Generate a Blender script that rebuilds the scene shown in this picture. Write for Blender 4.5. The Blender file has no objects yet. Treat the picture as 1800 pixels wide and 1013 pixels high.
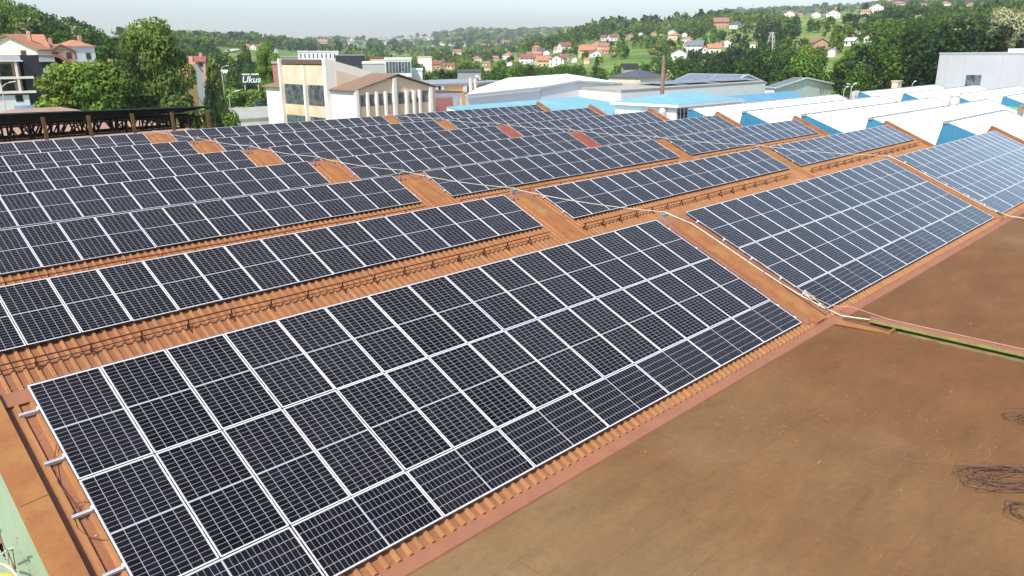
import bpy, math, random
import numpy as np
from mathutils import Vector, Matrix
from math import sin, cos, tan, radians, pi, sqrt, atan2

random.seed(7)
S = bpy.context.scene
COL = S.collection

# ---------------------------------------------------------------- camera
YAW, PITCH, ROLL, FPX = 0.79406, 0.29666, -0.00424, 1355.8
CAM = Vector((-2.5623, -13.0070, 4.8866))
FWD = Vector((sin(YAW)*cos(PITCH), cos(YAW)*cos(PITCH), -sin(PITCH)))
_r = Vector((cos(YAW), -sin(YAW), 0)); _u = _r.cross(FWD)
RGT = cos(ROLL)*_r + sin(ROLL)*_u
UPV = -sin(ROLL)*_r + cos(ROLL)*_u
cd = bpy.data.cameras.new("camera"); cam = bpy.data.objects.new("camera", cd); COL.objects.link(cam)
cd.sensor_width = 36.0; cd.lens = FPX/1800*36; cd.clip_start = 0.1; cd.clip_end = 20000
m = Matrix((RGT, UPV, -FWD)).transposed().to_4x4(); m.translation = CAM
cam.matrix_world = m
S.camera = cam

# ---------------------------------------------------------------- sun and sky
SUN_DIR = Vector((-0.76, -0.24, 1.0)).normalized()       # towards the sun
SUN_EL = math.asin(SUN_DIR.z); SUN_AZ = atan2(SUN_DIR.x, SUN_DIR.y)
sd = bpy.data.lights.new("sun", 'SUN'); sd.energy = 3.65; sd.angle = radians(0.55); sd.color = (1.0, 0.94, 0.85)
sun = bpy.data.objects.new("sun", sd); COL.objects.link(sun)
sun.rotation_euler = SUN_DIR.to_track_quat('Z', 'Y').to_euler(); sun.location = (0, 0, 60)
W = bpy.data.worlds.new("World"); S.world = W; W.use_nodes = True
nt = W.node_tree; nt.nodes.clear()
sky = nt.nodes.new('ShaderNodeTexSky'); sky.sky_type = 'NISHITA'; sky.sun_disc = False
sky.sun_elevation = SUN_EL; sky.sun_rotation = SUN_AZ; sky.air_density = 1.0; sky.dust_density = 1.0; sky.ozone_density = 1.0
bg = nt.nodes.new('ShaderNodeBackground'); bg.inputs[1].default_value = 0.15
wo = nt.nodes.new('ShaderNodeOutputWorld')
nt.links.new(sky.outputs[0], bg.inputs[0]); nt.links.new(bg.outputs[0], wo.inputs[0])
S.view_settings.view_transform = 'Standard'; S.view_settings.look = 'None'
S.view_settings.exposure = 0.74; S.view_settings.gamma = 1.0
S.render.engine = 'CYCLES'
S.cycles.max_bounces = 5; S.cycles.transparent_max_bounces = 8; S.cycles.volume_bounces = 0

# ---------------------------------------------------------------- pixel <-> place helpers (photo pixels, 1800 wide)
def ray(px, py): return FWD + RGT*((px-900)/FPX) + UPV*((506.5-py)/FPX)
def P(px, py, X=None, Y=None, Z=None, r=None):
    v = ray(px, py)
    if X is not None: t = (X-CAM.x)/v.x
    elif Y is not None: t = (Y-CAM.y)/v.y
    elif Z is not None: t = (Z-CAM.z)/v.z
    else: t = r/sqrt(v.x*v.x+v.y*v.y)
    return CAM + v*t

# ---------------------------------------------------------------- materials
def node_mat(name, rough=0.6, spec=0.5, metal=0.0):
    mt = bpy.data.materials.new(name); mt.use_nodes = True
    b = mt.node_tree.nodes['Principled BSDF']
    b.inputs['Roughness'].default_value = rough; b.inputs['Specular IOR Level'].default_value = spec
    b.inputs['Metallic'].default_value = metal
    return mt, mt.node_tree, b
def _noise(t, scale, detail=4, rough=0.6, coord='Object', stretch=None, rot=None):
    tc = t.nodes.new('ShaderNodeTexCoord'); mp = t.nodes.new('ShaderNodeMapping')
    if stretch: mp.inputs['Scale'].default_value = stretch
    if rot: mp.inputs['Rotation'].default_value = rot
    n = t.nodes.new('ShaderNodeTexNoise'); n.inputs['Scale'].default_value = scale
    n.inputs['Detail'].default_value = detail; n.inputs['Roughness'].default_value = rough
    t.links.new(tc.outputs[coord], mp.inputs[0]); t.links.new(mp.outputs[0], n.inputs[0])
    return n.outputs[0]
def _ramp(t, src, stops):
    r = t.nodes.new('ShaderNodeValToRGB'); e = r.color_ramp.elements
    while len(e) < len(stops): e.new(0.5)
    for i, (p, c) in enumerate(stops): e[i].position = p; e[i].color = (c[0], c[1], c[2], 1)
    t.links.new(src, r.inputs[0]); return r.outputs[0]
def _mix(t, fac, a, b, mode='MIX'):
    m_ = t.nodes.new('ShaderNodeMix'); m_.data_type = 'RGBA'; m_.blend_type = mode
    for s_, v in ((0, fac), (6, a), (7, b)):
        if hasattr(v, 'is_linked'): t.links.new(v, m_.inputs[s_])
        elif isinstance(v, (int, float)): m_.inputs[s_].default_value = v
        else: m_.inputs[s_].default_value = (v[0], v[1], v[2], 1)
    return m_.outputs[2]
def _math(t, op, a, b=0.0, c=0.0):
    m_ = t.nodes.new('ShaderNodeMath'); m_.operation = op
    for i, v in enumerate((a, b, c)):
        if hasattr(v, 'is_linked'): t.links.new(v, m_.inputs[i])
        else: m_.inputs[i].default_value = v
    return m_.outputs[0]
def _bump(t, b, src, dist, strength=0.5):
    bp = t.nodes.new('ShaderNodeBump'); bp.inputs['Strength'].default_value = strength; bp.inputs['Distance'].default_value = dist
    t.links.new(src, bp.inputs['Height']); t.links.new(bp.outputs[0], b.inputs['Normal'])
def paint(name, c, var=0.12, scale=1.5, rough=0.6, spec=0.4, metal=0.0, stretch=None, dirt=None):
    mt, t, b = node_mat(name, rough, spec, metal)
    lo = tuple(x*(1-var) for x in c); hi = tuple(min(x*(1+var), 0.9) for x in c)
    n = _noise(t, scale, 5, 0.65, stretch=stretch)
    col = _ramp(t, n, [(0.3, lo), (0.7, hi)])
    if dirt:
        n2 = _noise(t, scale*0.37, 6, 0.7)
        f = _ramp(t, n2, [(0.5, (0, 0, 0)), (0.75, (1, 1, 1))])
        col = _mix(t, f, col, dirt)
    t.links.new(col, b.inputs['Base Color'])
    return mt
M = {}
M['frame'] = paint('aluminium_frame', (0.74, 0.74, 0.77), 0.05, 3, 0.4, 0.5)
M['rail'] = paint('rail_metal', (0.46, 0.47, 0.50), 0.08, 5, 0.35, 0.6)
M['clamp'] = paint('clamp_metal', (0.22, 0.22, 0.24), 0.1, 5, 0.4, 0.5)
M['steel'] = paint('rusty_dark_steel', (0.075, 0.026, 0.014), 0.35, 6, 0.75, 0.3)
M['wire'] = paint('galvanised_wire', (0.26, 0.21, 0.17), 0.2, 6, 0.55, 0.4)
M['cable'] = paint('white_conduit', (0.62, 0.55, 0.45), 0.08, 4, 0.5, 0.4)
M['white'] = paint('white_render', (0.74, 0.73, 0.70), 0.04, 0.5, 0.7, 0.3)
M['whitesheet'] = paint('white_roof_sheet', (0.80, 0.80, 0.79), 0.05, 0.35, 0.45, 0.4, stretch=(1, .25, 1))
M['greywall'] = paint('light_grey_cladding', (0.40, 0.41, 0.415), 0.05, 0.3, 0.5, 0.4)
M['greyroof'] = paint('grey_roof_sheet', (0.30, 0.33, 0.35), 0.10, 0.6, 0.45, 0.4)
M['concrete'] = paint('grey_flat_roof', (0.36, 0.35, 0.31), 0.14, 0.7, 0.85, 0.2, dirt=(0.26, 0.24, 0.20))
M['trimgrey'] = paint('grey_trim', (0.27, 0.28, 0.29), 0.1, 2, 0.5, 0.4)
M['cream'] = paint('cream_render', (0.70, 0.56, 0.40), 0.06, 0.6, 0.8, 0.2, dirt=(0.52, 0.40, 0.26))
M['creamwhite'] = paint('cream_white_piers', (0.78, 0.73, 0.63), 0.04, 0.8, 0.8, 0.2)
M['tan'] = paint('tan_render', (0.70, 0.52, 0.34), 0.08, 0.8, 0.8, 0.2)
M['brownroof'] = paint('brown_sheet_roof', (0.23, 0.145, 0.095), 0.12, 0.7, 0.7, 0.3)
M['browntrim'] = paint('brown_trim', (0.13, 0.085, 0.06), 0.15, 2, 0.7, 0.3)
M['skyblue'] = paint('light_blue_roof', (0.18, 0.38, 0.43), 0.10, 0.25, 0.6, 0.2, dirt=(0.23, 0.46, 0.51))
M['midblue'] = paint('mid_blue_roof', (0.11, 0.29, 0.42), 0.12, 0.5, 0.55, 0.3)
M['bluewall'] = paint('blue_cladding', (0.05, 0.22, 0.36), 0.07, 0.8, 0.5, 0.4)
M['yellow'] = paint('orange_yellow_wall', (0.68, 0.42, 0.16), 0.05, 0.6, 0.8, 0.2)
M['brick'] = paint('raw_brick', (0.50, 0.30, 0.21), 0.14, 2, 0.85, 0.2)
M['pinkwall'] = paint('faded_red_sheet', (0.45, 0.19, 0.16), 0.12, 0.8, 0.7, 0.3)
M['black'] = paint('black_cladding', (0.028, 0.028, 0.033), 0.2, 1, 0.5, 0.4)
M['darkwood'] = paint('dark_weathered_wood', (0.011, 0.008, 0.005), 0.45, 5, 0.9, 0.1)
M['post'] = paint('mossy_wood_post', (0.13, 0.08, 0.03), 0.4, 7, 0.9, 0.1)
M['greensheet'] = paint('dark_green_sheet', (0.035, 0.08, 0.055), 0.3, 3, 0.6, 0.3)
M['pinkroof'] = paint('pinkish_bitumen', (0.34, 0.22, 0.16), 0.16, 0.6, 0.9, 0.1, dirt=(0.28, 0.2, 0.14))
M['green'] = paint('green_paint', (0.13, 0.42, 0.10), 0.08, 1, 0.5, 0.3)
M['lichen'] = paint('lichen_green_edge', (0.24, 0.23, 0.075), 0.25, 6, 0.85, 0.2)
M['kerbshade'] = paint('shaded_kerb_side', (0.045, 0.065, 0.018), 0.4, 6, 0.9, 0.1)
M['solardark'] = paint('distant_solar_sheet', (0.17, 0.185, 0.205), 0.15, 2, 0.35, 0.5)
M['tyre'] = paint('black_rubber', (0.02, 0.02, 0.02), 0.2, 4, 0.8, 0.2)
M['chimney'] = paint('rust_chimney', (0.24, 0.16, 0.13), 0.35, 2.5, 0.8, 0.3)
M['duct'] = paint('galvanised_duct', (0.52, 0.50, 0.46), 0.12, 2, 0.45, 0.5)
M['asphalt'] = paint('asphalt', (0.16, 0.155, 0.15), 0.2, 0.4, 0.9, 0.2)
M['blackwire'] = paint('brown_coiled_wire', (0.115, 0.058, 0.034), 0.3, 5, 0.6, 0.3)
M['yellowcase'] = paint('yellow_casing', (0.80, 0.55, 0.12), 0.06, 3, 0.4, 0.5)
M['bark'] = paint('bark', (0.12, 0.085, 0.055), 0.3, 4, 0.9, 0.1)
def glass(name='window_glass', c=(0.03, 0.04, 0.045)):
    mt, t, b = node_mat(name, 0.08, 0.8)
    n = _noise(t, 1.3, 3)
    t.links.new(_ramp(t, n, [(0.35, c), (0.7, tuple(x*4+0.03 for x in c))]), b.inputs['Base Color'])
    return mt
M['glass'] = glass()
M['glassdark'] = glass('dark_opening', (0.008, 0.008, 0.010))

# solar cells -------------------------------------------------
PW, PL = 1.038, 2.094
def cells_mat():
    mt, t, b = node_mat('solar_cells', 0.3, 0.0)
    uv = t.nodes.new('ShaderNodeUVMap'); uv.uv_map = 'uv'
    sx = t.nodes.new('ShaderNodeSeparateXYZ'); t.links.new(uv.outputs[0], sx.inputs[0])
    u, v = sx.outputs[0], sx.outputs[1]
    mg = 0.022; pu = (PW-2*mg)/6; hv = (PL-2*mg-0.026)/2; pv = hv/12
    uu = _math(t, 'DIVIDE', _math(t, 'SUBTRACT', u, mg), pu)
    fu = _math(t, 'ABSOLUTE', _math(t, 'SUBTRACT', _math(t, 'FRACT', uu), 0.5))
    lu = _math(t, 'GREATER_THAN', fu, 0.5-0.0036/pu)
    # distance from the middle bar
    dv = _math(t, 'SUBTRACT', _math(t, 'ABSOLUTE', _math(t, 'SUBTRACT', v, PL/2)), 0.013)
    mid = _math(t, 'LESS_THAN', dv, 0.0)
    fv = _math(t, 'ABSOLUTE', _math(t, 'SUBTRACT', _math(t, 'FRACT', _math(t, 'DIVIDE', dv, pv)), 0.5))
    lv = _math(t, 'GREATER_THAN', fv, 0.5-0.0022/pv)
    eu = _math(t, 'GREATER_THAN', _math(t, 'ABSOLUTE', _math(t, 'SUBTRACT', u, PW/2)), PW/2-mg)
    ev = _math(t, 'GREATER_THAN', _math(t, 'ABSOLUTE', _math(t, 'SUBTRACT', v, PL/2)), PL/2-mg)
    ml = _math(t, 'MAXIMUM', _math(t, 'MAXIMUM', lu, lv), _math(t, 'MAXIMUM', mid, _math(t, 'MAXIMUM', eu, ev)))
    # thin bus bars running along the module
    fb = _math(t, 'ABSOLUTE', _math(t, 'SUBTRACT', _math(t, 'FRACT', _math(t, 'MULTIPLY', uu, 9.0)), 0.5))
    lb = _math(t, 'MULTIPLY', _math(t, 'GREATER_THAN', fb, 0.5-0.035), 0.06)
    # each cell a slightly different blue black
    cell = t.nodes.new('ShaderNodeCombineXYZ')
    t.links.new(_math(t, 'FLOOR', uu), cell.inputs[0]); t.links.new(_math(t, 'FLOOR', _math(t, 'DIVIDE', v, pv)), cell.inputs[1])
    oi = t.nodes.new('ShaderNodeObjectInfo'); t.links.new(oi.outputs['Random'], cell.inputs[2])
    wn = t.nodes.new('ShaderNodeTexWhiteNoise'); t.links.new(cell.outputs[0], wn.inputs[0])
    cc = _ramp(t, wn.outputs[0], [(0.0, (0.0040, 0.0042, 0.0058)), (0.6, (0.0058, 0.0060, 0.0085)), (1.0, (0.008, 0.0078, 0.0140))])
    shade = _ramp(t, oi.outputs['Random'], [(0.0, (0.6, 0.6, 0.68)), (1.0, (1.6, 1.5, 1.4))])
    cc = _mix(t, 1.0, cc, shade, 'MULTIPLY')
    c1 = _mix(t, lb, cc, (0.30, 0.30, 0.34)); c2 = _mix(t, ml, c1, (0.36, 0.36, 0.385))
    dust = _ramp(t, _noise(t, 0.7, 5, 0.6, coord='Object'), [(0.35, (0, 0, 0)), (0.8, (0.012, 0.012, 0.012))])
    c3 = _mix(t, dust, c2, (0.45, 0.40, 0.34))
    t.links.new(c3, b.inputs['Base Color'])
    # anti-reflective front glass: hardly any mirror face on, strong at grazing angles
    lw = t.nodes.new('ShaderNodeLayerWeight'); lw.inputs['Blend'].default_value = 0.5
    fac = _math(t, 'MINIMUM', _math(t, 'ADD', _math(t, 'MULTIPLY', _math(t, 'POWER', lw.outputs['Facing'], 6.0), 1.75), 0.003), 0.9)
    gl = t.nodes.new('ShaderNodeBsdfGlossy'); gl.inputs['Roughness'].default_value = 0.16; gl.inputs['Color'].default_value = (1.0, 0.975, 0.91, 1)
    mx = t.nodes.new('ShaderNodeMixShader'); t.links.new(fac, mx.inputs[0]); t.links.new(b.outputs[0], mx.inputs[1]); t.links.new(gl.outputs[0], mx.inputs[2])
    t.links.new(mx.outputs[0], t.nodes['Material Output'].inputs[0])
    return mt
M['cells'] = cells_mat()

# roof sheet: weathered orange brown paint, streaked down the slope
def roof_mat():
    mt, t, b = node_mat('orange_roof_sheet', 0.6, 0.2)
    n1 = _noise(t, 1.0, 6, 0.7, stretch=(6, 0.35, 0.35))
    n2 = _noise(t, 0.16, 4, 0.6)
    n3 = _noise(t, 14, 4, 0.7)
    a = _ramp(t, n1, [(0.30, (0.20, 0.080, 0.036)), (0.55, (0.29, 0.130, 0.060)), (0.78, (0.36, 0.180, 0.085))])
    d = _ramp(t, n2, [(0.42, (0.27, 0.108, 0.056)), (0.60, (0.33, 0.155, 0.056))])
    c = _mix(t, 0.5, a, d)
    e = _ramp(t, n3, [(0.35, (0.72, 0.70, 0.68)), (0.6, (1, 1, 1))])
    c = _mix(t, 0.5, c, e, 'MULTIPLY')
    g = _ramp(t, _noise(t, 0.8, 5, 0.7, stretch=(3.2, 0.5, 0.5)), [(0.64, (0, 0, 0)), (0.72, (1, 1, 1))])
    c = _mix(t, _math(t, 'MULTIPLY', g, 0.5), c, (0.36, 0.25, 0.21))
    t.links.new(c, b.inputs['Base Color']); _bump(t, b, n3, 0.004, 0.3)
    return mt
M['roof'] = roof_mat()
M['rib'] = paint('ochre_rib', (0.32, 0.150, 0.060), 0.22, 2.0, 0.6, 0.2, stretch=(3, .5, .5), dirt=(0.27, 0.12, 0.06))
def flash_mat():
    mt, t, b = node_mat('orange_flashing', 0.6, 0.2)
    n = _noise(t, 1.6, 6, 0.65); n3 = _noise(t, 25, 4, 0.7)
    c = _ramp(t, n, [(0.30, (0.25, 0.090, 0.038)), (0.50, (0.31, 0.132, 0.045)), (0.72, (0.35, 0.185, 0.062))])
    c = _mix(t, 0.35, c, _ramp(t, n3, [(0.35, (0.7, 0.7, 0.7)), (0.6, (1, 1, 1))]), 'MULTIPLY')
    t.links.new(c, b.inputs['Base Color']); return mt
M['flash'] = flash_mat()
M['flashpink'] = paint('pinkish_flashing', (0.28, 0.122, 0.068), 0.12, 1.2, 0.6, 0.2)
def flat_mat():
    mt, t, b = node_mat('brown_bitumen_felt', 0.85, 0.12)
    n1 = _noise(t, 0.11, 5, 0.55, stretch=(1.0, 0.8, 1)); n2 = _noise(t, 0.9, 6, 0.7, stretch=(0.55, 1.3, 1)); n3 = _noise(t, 30, 3, 0.7)
    tc0 = t.nodes.new('ShaderNodeTexCoord'); sp0 = t.nodes.new('ShaderNodeSeparateXYZ'); t.links.new(tc0.outputs['Object'], sp0.inputs[0])
    # the felt is greyer and dustier towards the left end of the building, redder towards the right
    gx = _math(t, 'MULTIPLY', _math(t, 'SUBTRACT', sp0.outputs[0], 9.0), 0.020)
    n1 = _math(t, 'ADD', _math(t, 'MULTIPLY', n1, 0.8), _math(t, 'ADD', _math(t, 'MINIMUM', gx, 0.16), 0.09))
    big = _ramp(t, n1, [(0.30, (0.225, 0.145, 0.070)), (0.50, (0.195, 0.108, 0.047)), (0.70, (0.172, 0.080, 0.032))])
    med = _ramp(t, n2, [(0.32, (0.82, 0.84, 0.86)), (0.55, (1, 1, 1)), (0.72, (1.16, 1.15, 1.12))])
    c = _mix(t, 1.0, big, med, 'MULTIPLY')
    c = _mix(t, 0.5, c, _ramp(t, n3, [(0.3, (0.78, 0.78, 0.78)), (0.65, (1, 1, 1))]), 'MULTIPLY')
    n7 = _noise(t, 7.0, 5, 0.75); c = _mix(t, 0.5, c, _ramp(t, n7, [(0.35, (0.80, 0.80, 0.82)), (0.5, (1, 1, 1)), (0.68, (1.15, 1.13, 1.08))]), 'MULTIPLY')
    n8 = _noise(t, 1.6, 6, 0.75, stretch=(0.5, 2.6, 1), rot=(0, 0, 0.75)); c = _mix(t, 0.35, c, _ramp(t, n8, [(0.35, (0.86, 0.86, 0.88)), (0.52, (1, 1, 1)), (0.66, (1.2, 1.18, 1.12))]), 'MULTIPLY')
    # pale worn blotches
    n4 = _noise(t, 0.55, 3, 0.5, stretch=(1.0, 0.7, 1))
    f = _ramp(t, n4, [(0.60, (0, 0, 0)), (0.85, (0.25, 0.25, 0.25))])
    c = _mix(t, f, c, (0.29, 0.20, 0.11))
    # short pale scuffs
    n5 = _noise(t, 3.0, 4, 0.6, stretch=(0.8, 3.6, 1), rot=(0, 0, 0.55)); n6 = _noise(t, 0.35, 2, 0.5)
    sc = _math(t, 'MULTIPLY', _ramp(t, n5, [(0.70, (0, 0, 0)), (0.735, (0.6, 0.6, 0.6))]), _ramp(t, n6, [(0.48, (0, 0, 0)), (0.6, (1, 1, 1))]))
    c = _mix(t, sc, c, (0.42, 0.33, 0.22))
    # seams every metre, running along X, and a few across
    tc = t.nodes.new('ShaderNodeTexCoord'); sp = t.nodes.new('ShaderNodeSeparateXYZ'); t.links.new(tc.outputs['Object'], sp.inputs[0])
    fy = _math(t, 'ABSOLUTE', _math(t, 'SUBTRACT', _math(t, 'FRACT', _math(t, 'MULTIPLY', sp.outputs[1], 0.98)), 0.5))
    s1 = _math(t, 'GREATER_THAN', fy, 0.491)
    row = _math(t, 'FLOOR', _math(t, 'MULTIPLY', sp.outputs[1], 0.98))
    fx = _math(t, 'ABSOLUTE', _math(t, 'SUBTRACT', _math(t, 'FRACT', _math(t, 'ADD', _math(t, 'MULTIPLY', sp.outputs[0], 0.13), _math(t, 'MULTIPLY', row, 0.37))), 0.5))
    s2 = _math(t, 'GREATER_THAN', fx, 0.4985)
    sm = _math(t, 'MULTIPLY', _math(t, 'MULTIPLY', _math(t, 'MAXIMUM', s1, s2), _ramp(t, _noise(t, 0.5, 3), [(0.35, (0.25, 0.25, 0.25)), (0.6, (1, 1, 1))])), 0.55)
    c = _mix(t, sm, c, (0.13, 0.07, 0.035))
    t.links.new(c, b.inputs['Base Color']); _bump(t, b, n2, 0.02, 0.25)
    return mt
M['flat'] = flat_mat()
def tiles_mat(name, c1, c2):
    mt, t, b = node_mat(name, 0.75, 0.25)
    n = _noise(t, 1.2, 5, 0.7)
    c = _ramp(t, n, [(0.3, c1), (0.7, c2)])
    w = t.nodes.new('ShaderNodeTexWave'); w.inputs['Scale'].default_value = 1.6; w.bands_direction = 'Z'; w.inputs['Distortion'].default_value = 0.5
    tc = t.nodes.new('ShaderNodeTexCoord'); t.links.new(tc.outputs['Object'], w.inputs[0])
    c = _mix(t, 0.35, c, _ramp(t, w.outputs[0], [(0.2, (0.7, 0.7, 0.7)), (0.6, (1, 1, 1))]), 'MULTIPLY')
    t.links.new(c, b.inputs['Base Color']); return mt
M['tile_orange'] = tiles_mat('orange_tiles', (0.42, 0.165, 0.095), (0.50, 0.23, 0.14))
M['tile_red'] = tiles_mat('red_tiles', (0.24, 0.075, 0.065), (0.31, 0.11, 0.09))
M['tile_brown'] = tiles_mat('brown_tiles', (0.26, 0.13, 0.09), (0.36, 0.18, 0.12))
M['tile_grey'] = tiles_mat('dark_grey_tiles', (0.07, 0.08, 0.095), (0.11, 0.12, 0.14))
def greencorr_mat():
    mt, t, b = node_mat('pale_green_cladding', 0.5, 0.35)
    n = _noise(t, 0.8, 5, 0.6)
    c = _ramp(t, n, [(0.3, (0.29, 0.38, 0.24)), (0.7, (0.34, 0.43, 0.29))])
    t.links.new(c, b.inputs['Base Color']); return mt
M['greenwall'] = greencorr_mat()
M['palegrey'] = paint('pale_grey_sheet', (0.66, 0.67, 0.68), 0.05, 0.4, 0.5, 0.3)
def leaf_mat(name='leaves'):
    mt, t, b = node_mat(name, 0.62, 0.25)
    at = t.nodes.new('ShaderNodeAttribute'); at.attribute_name = 'Col'
    oi = t.nodes.new('ShaderNodeObjectInfo')
    t.links.new(at.outputs['Color'], b.inputs['Base Color'])
    tr = t.nodes.new('ShaderNodeBsdfTranslucent'); t.links.new(at.outputs['Color'], tr.inputs[0])
    mx = t.nodes.new('ShaderNodeMixShader'); mx.inputs[0].default_value = 0.28
    out = t.nodes['Material Output']
    t.links.new(b.outputs[0], mx.inputs[1]); t.links.new(tr.outputs[0], mx.inputs[2]); t.links.new(mx.outputs[0], out.inputs[0])
    return mt
M['leaf'] = leaf_mat()
def ground_mat():
    mt, t, b = node_mat('meadow_ground', 0.95, 0.1)
    n = _noise(t, 0.012, 5, 0.6); n2 = _noise(t, 0.15, 5, 0.7); n4 = _noise(t, 0.004, 4, 0.6)
    c = _ramp(t, n, [(0.35, (0.085, 0.150, 0.030)), (0.50, (0.145, 0.225, 0.045)), (0.62, (0.22, 0.26, 0.075)), (0.72, (0.33, 0.30, 0.14))])
    c2 = _ramp(t, n2, [(0.3, (0.65, 0.68, 0.65)), (0.6, (1.1, 1.1, 1.1))])
    c = _mix(t, 1.0, c, c2, 'MULTIPLY')
    t.links.new(c, b.inputs['Base Color']); return mt
M['ground'] = ground_mat()

# ---------------------------------------------------------------- mesh helpers
class MB:
    def __init__(s): s.v = []; s.f = []; s.mi = []; s.cur = 0
    def m(s, i): s.cur = i; return s
    def poly(s, pts):
        n = len(s.v); s.v += [tuple(p) for p in pts]; s.f.append(tuple(range(n, n+len(pts)))); s.mi.append(s.cur)
    def hexa(s, a):                       # 8 corners: bottom ring 0-3, top ring 4-7
        n = len(s.v); s.v += [tuple(p) for p in a]
        for q in ((3, 2, 1, 0), (4, 5, 6, 7), (0, 1, 5, 4), (1, 2, 6, 5), (2, 3, 7, 6), (3, 0, 4, 7)):
            s.f.append(tuple(n+i for i in q)); s.mi.append(s.cur)
    def box(s, x0, x1, y0, y1, z0, z1):
        s.hexa([(x0, y0, z0), (x1, y0, z0), (x1, y1, z0), (x0, y1, z0), (x0, y0, z1), (x1, y0, z1), (x1, y1, z1), (x0, y1, z1)])
    def bar(s, a, b, w, h=None):          # square bar from a to b
        a = Vector(a); b = Vector(b); d = (b-a).normalized(); h = h or w
        up = Vector((0, 0, 1)) if abs(d.z) < 0.9 else Vector((0, 1, 0))
        sx = d.cross(up).normalized()*w/2; sy = sx.cross(d).normalized()*h/2
        s.hexa([a-sx-sy, a+sx-sy, b+sx-sy, b-sx-sy, a-sx+sy, a+sx+sy, b+sx+sy, b-sx+sy])
    def tube(s, pts, r, n=6, r2=None, cap=True):
        pts = [Vector(p) for p in pts]; base = len(s.v); k = len(pts)
        for i, p in enumerate(pts):
            d = (pts[min(i+1, k-1)]-pts[max(i-1, 0)]).normalized()
            up = Vector((0, 0, 1)) if abs(d.z) < 0.95 else Vector((1, 0, 0))
            a = d.cross(up).normalized(); c = a.cross(d)
            rr = r if r2 is None else r+(r2-r)*i/(k-1)
            for j in range(n):
                t_ = 2*pi*j/n; s.v.append(tuple(p+a*cos(t_)*rr+c*sin(t_)*rr))
        for i in range(k-1):
            for j in range(n):
                q = base+i*n
                s.f.append((q+j, q+(j+1) % n, q+n+(j+1) % n, q+n+j)); s.mi.append(s.cur)
        if cap:
            s.f.append(tuple(base+j for j in range(n))[::-1]); s.mi.append(s.cur)
            s.f.append(tuple(base+(k-1)*n+j for j in range(n))); s.mi.append(s.cur)
    def lathe(s, c, prof, n=16):          # prof list of (radius, z)
        base = len(s.v); c = Vector(c)
        for r_, z_ in prof:
            for j in range(n): s.v.append((c.x+r_*cos(2*pi*j/n), c.y+r_*sin(2*pi*j/n), c.z+z_))
        for i in range(len(prof)-1):
            for j in range(n):
                q = base+i*n; s.f.append((q+j, q+(j+1) % n, q+n+(j+1) % n, q+n+j)); s.mi.append(s.cur)
    def prism(s, pts, d):                 # extrude polygon pts by vector d
        pts = [Vector(p) for p in pts]; d = Vector(d); n = len(s.v); k = len(pts)
        s.v += [tuple(p) for p in pts]+[tuple(p+d) for p in pts]
        s.f.append(tuple(range(n, n+k))); s.mi.append(s.cur)
        s.f.append(tuple(range(n+2*k-1, n+k-1, -1))); s.mi.append(s.cur)
        for i in range(k):
            j = (i+1) % k; s.f.append((n+j, n+i, n+k+i, n+k+j)); s.mi.append(s.cur)
    def build(s, name, mats, parent=None, fix=True, smooth=False):
        if not isinstance(mats, (list, tuple)): mats = [mats]
        org = parent.get('_org') if parent is not None else None
        me = bpy.data.meshes.new(name)
        vs = s.v
        if parent is not None and parent.type == 'EMPTY' and parent.get('_w') is not None:
            inv = parent.matrix_world.inverted(); vs = [tuple(inv @ Vector(v)) for v in vs]
        me.from_pydata(vs, [], s.f); 
        for mt in mats: me.materials.append(mt if not isinstance(mt, str) else M[mt])
        if len(mats) > 1: me.polygons.foreach_set('material_index', s.mi)
        if fix:
            import bmesh
            bm = bmesh.new(); bm.from_mesh(me); bmesh.ops.recalc_face_normals(bm, faces=bm.faces); bm.to_mesh(me); bm.free()
        if smooth: me.polygons.foreach_set('use_smooth', [True]*len(me.polygons))
        o = bpy.data.objects.new(name, me); COL.objects.link(o)
        if parent is not None: o.parent = parent
        return o
# world-coordinate children: an Empty made with at() stores '_w' and children are converted to its local space
def empty(name, loc=(0, 0, 0), rot=(0, 0, 0), world=False):
    o = bpy.data.objects.new(name, None); COL.objects.link(o); o.empty_display_size = 0.3
    o.location = loc; o.rotation_euler = rot
    o.matrix_world = Matrix.LocRotScale(Vector(loc), __import__('mathutils').Euler(rot), Vector((1, 1, 1)))
    if world: o['_w'] = 1
    return o
def tag(o, label=None, cat=None, group=None, kind=None):
    if label: o['label'] = label
    if cat: o['category'] = cat
    if group: o['group'] = group
    if kind: o['kind'] = kind
    return o
def copy_tree(o, parent=None):
    c = o.copy(); COL.objects.link(c); c.parent = parent
    for ch in list(o.children): copy_tree(ch, c)
    return c

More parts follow.
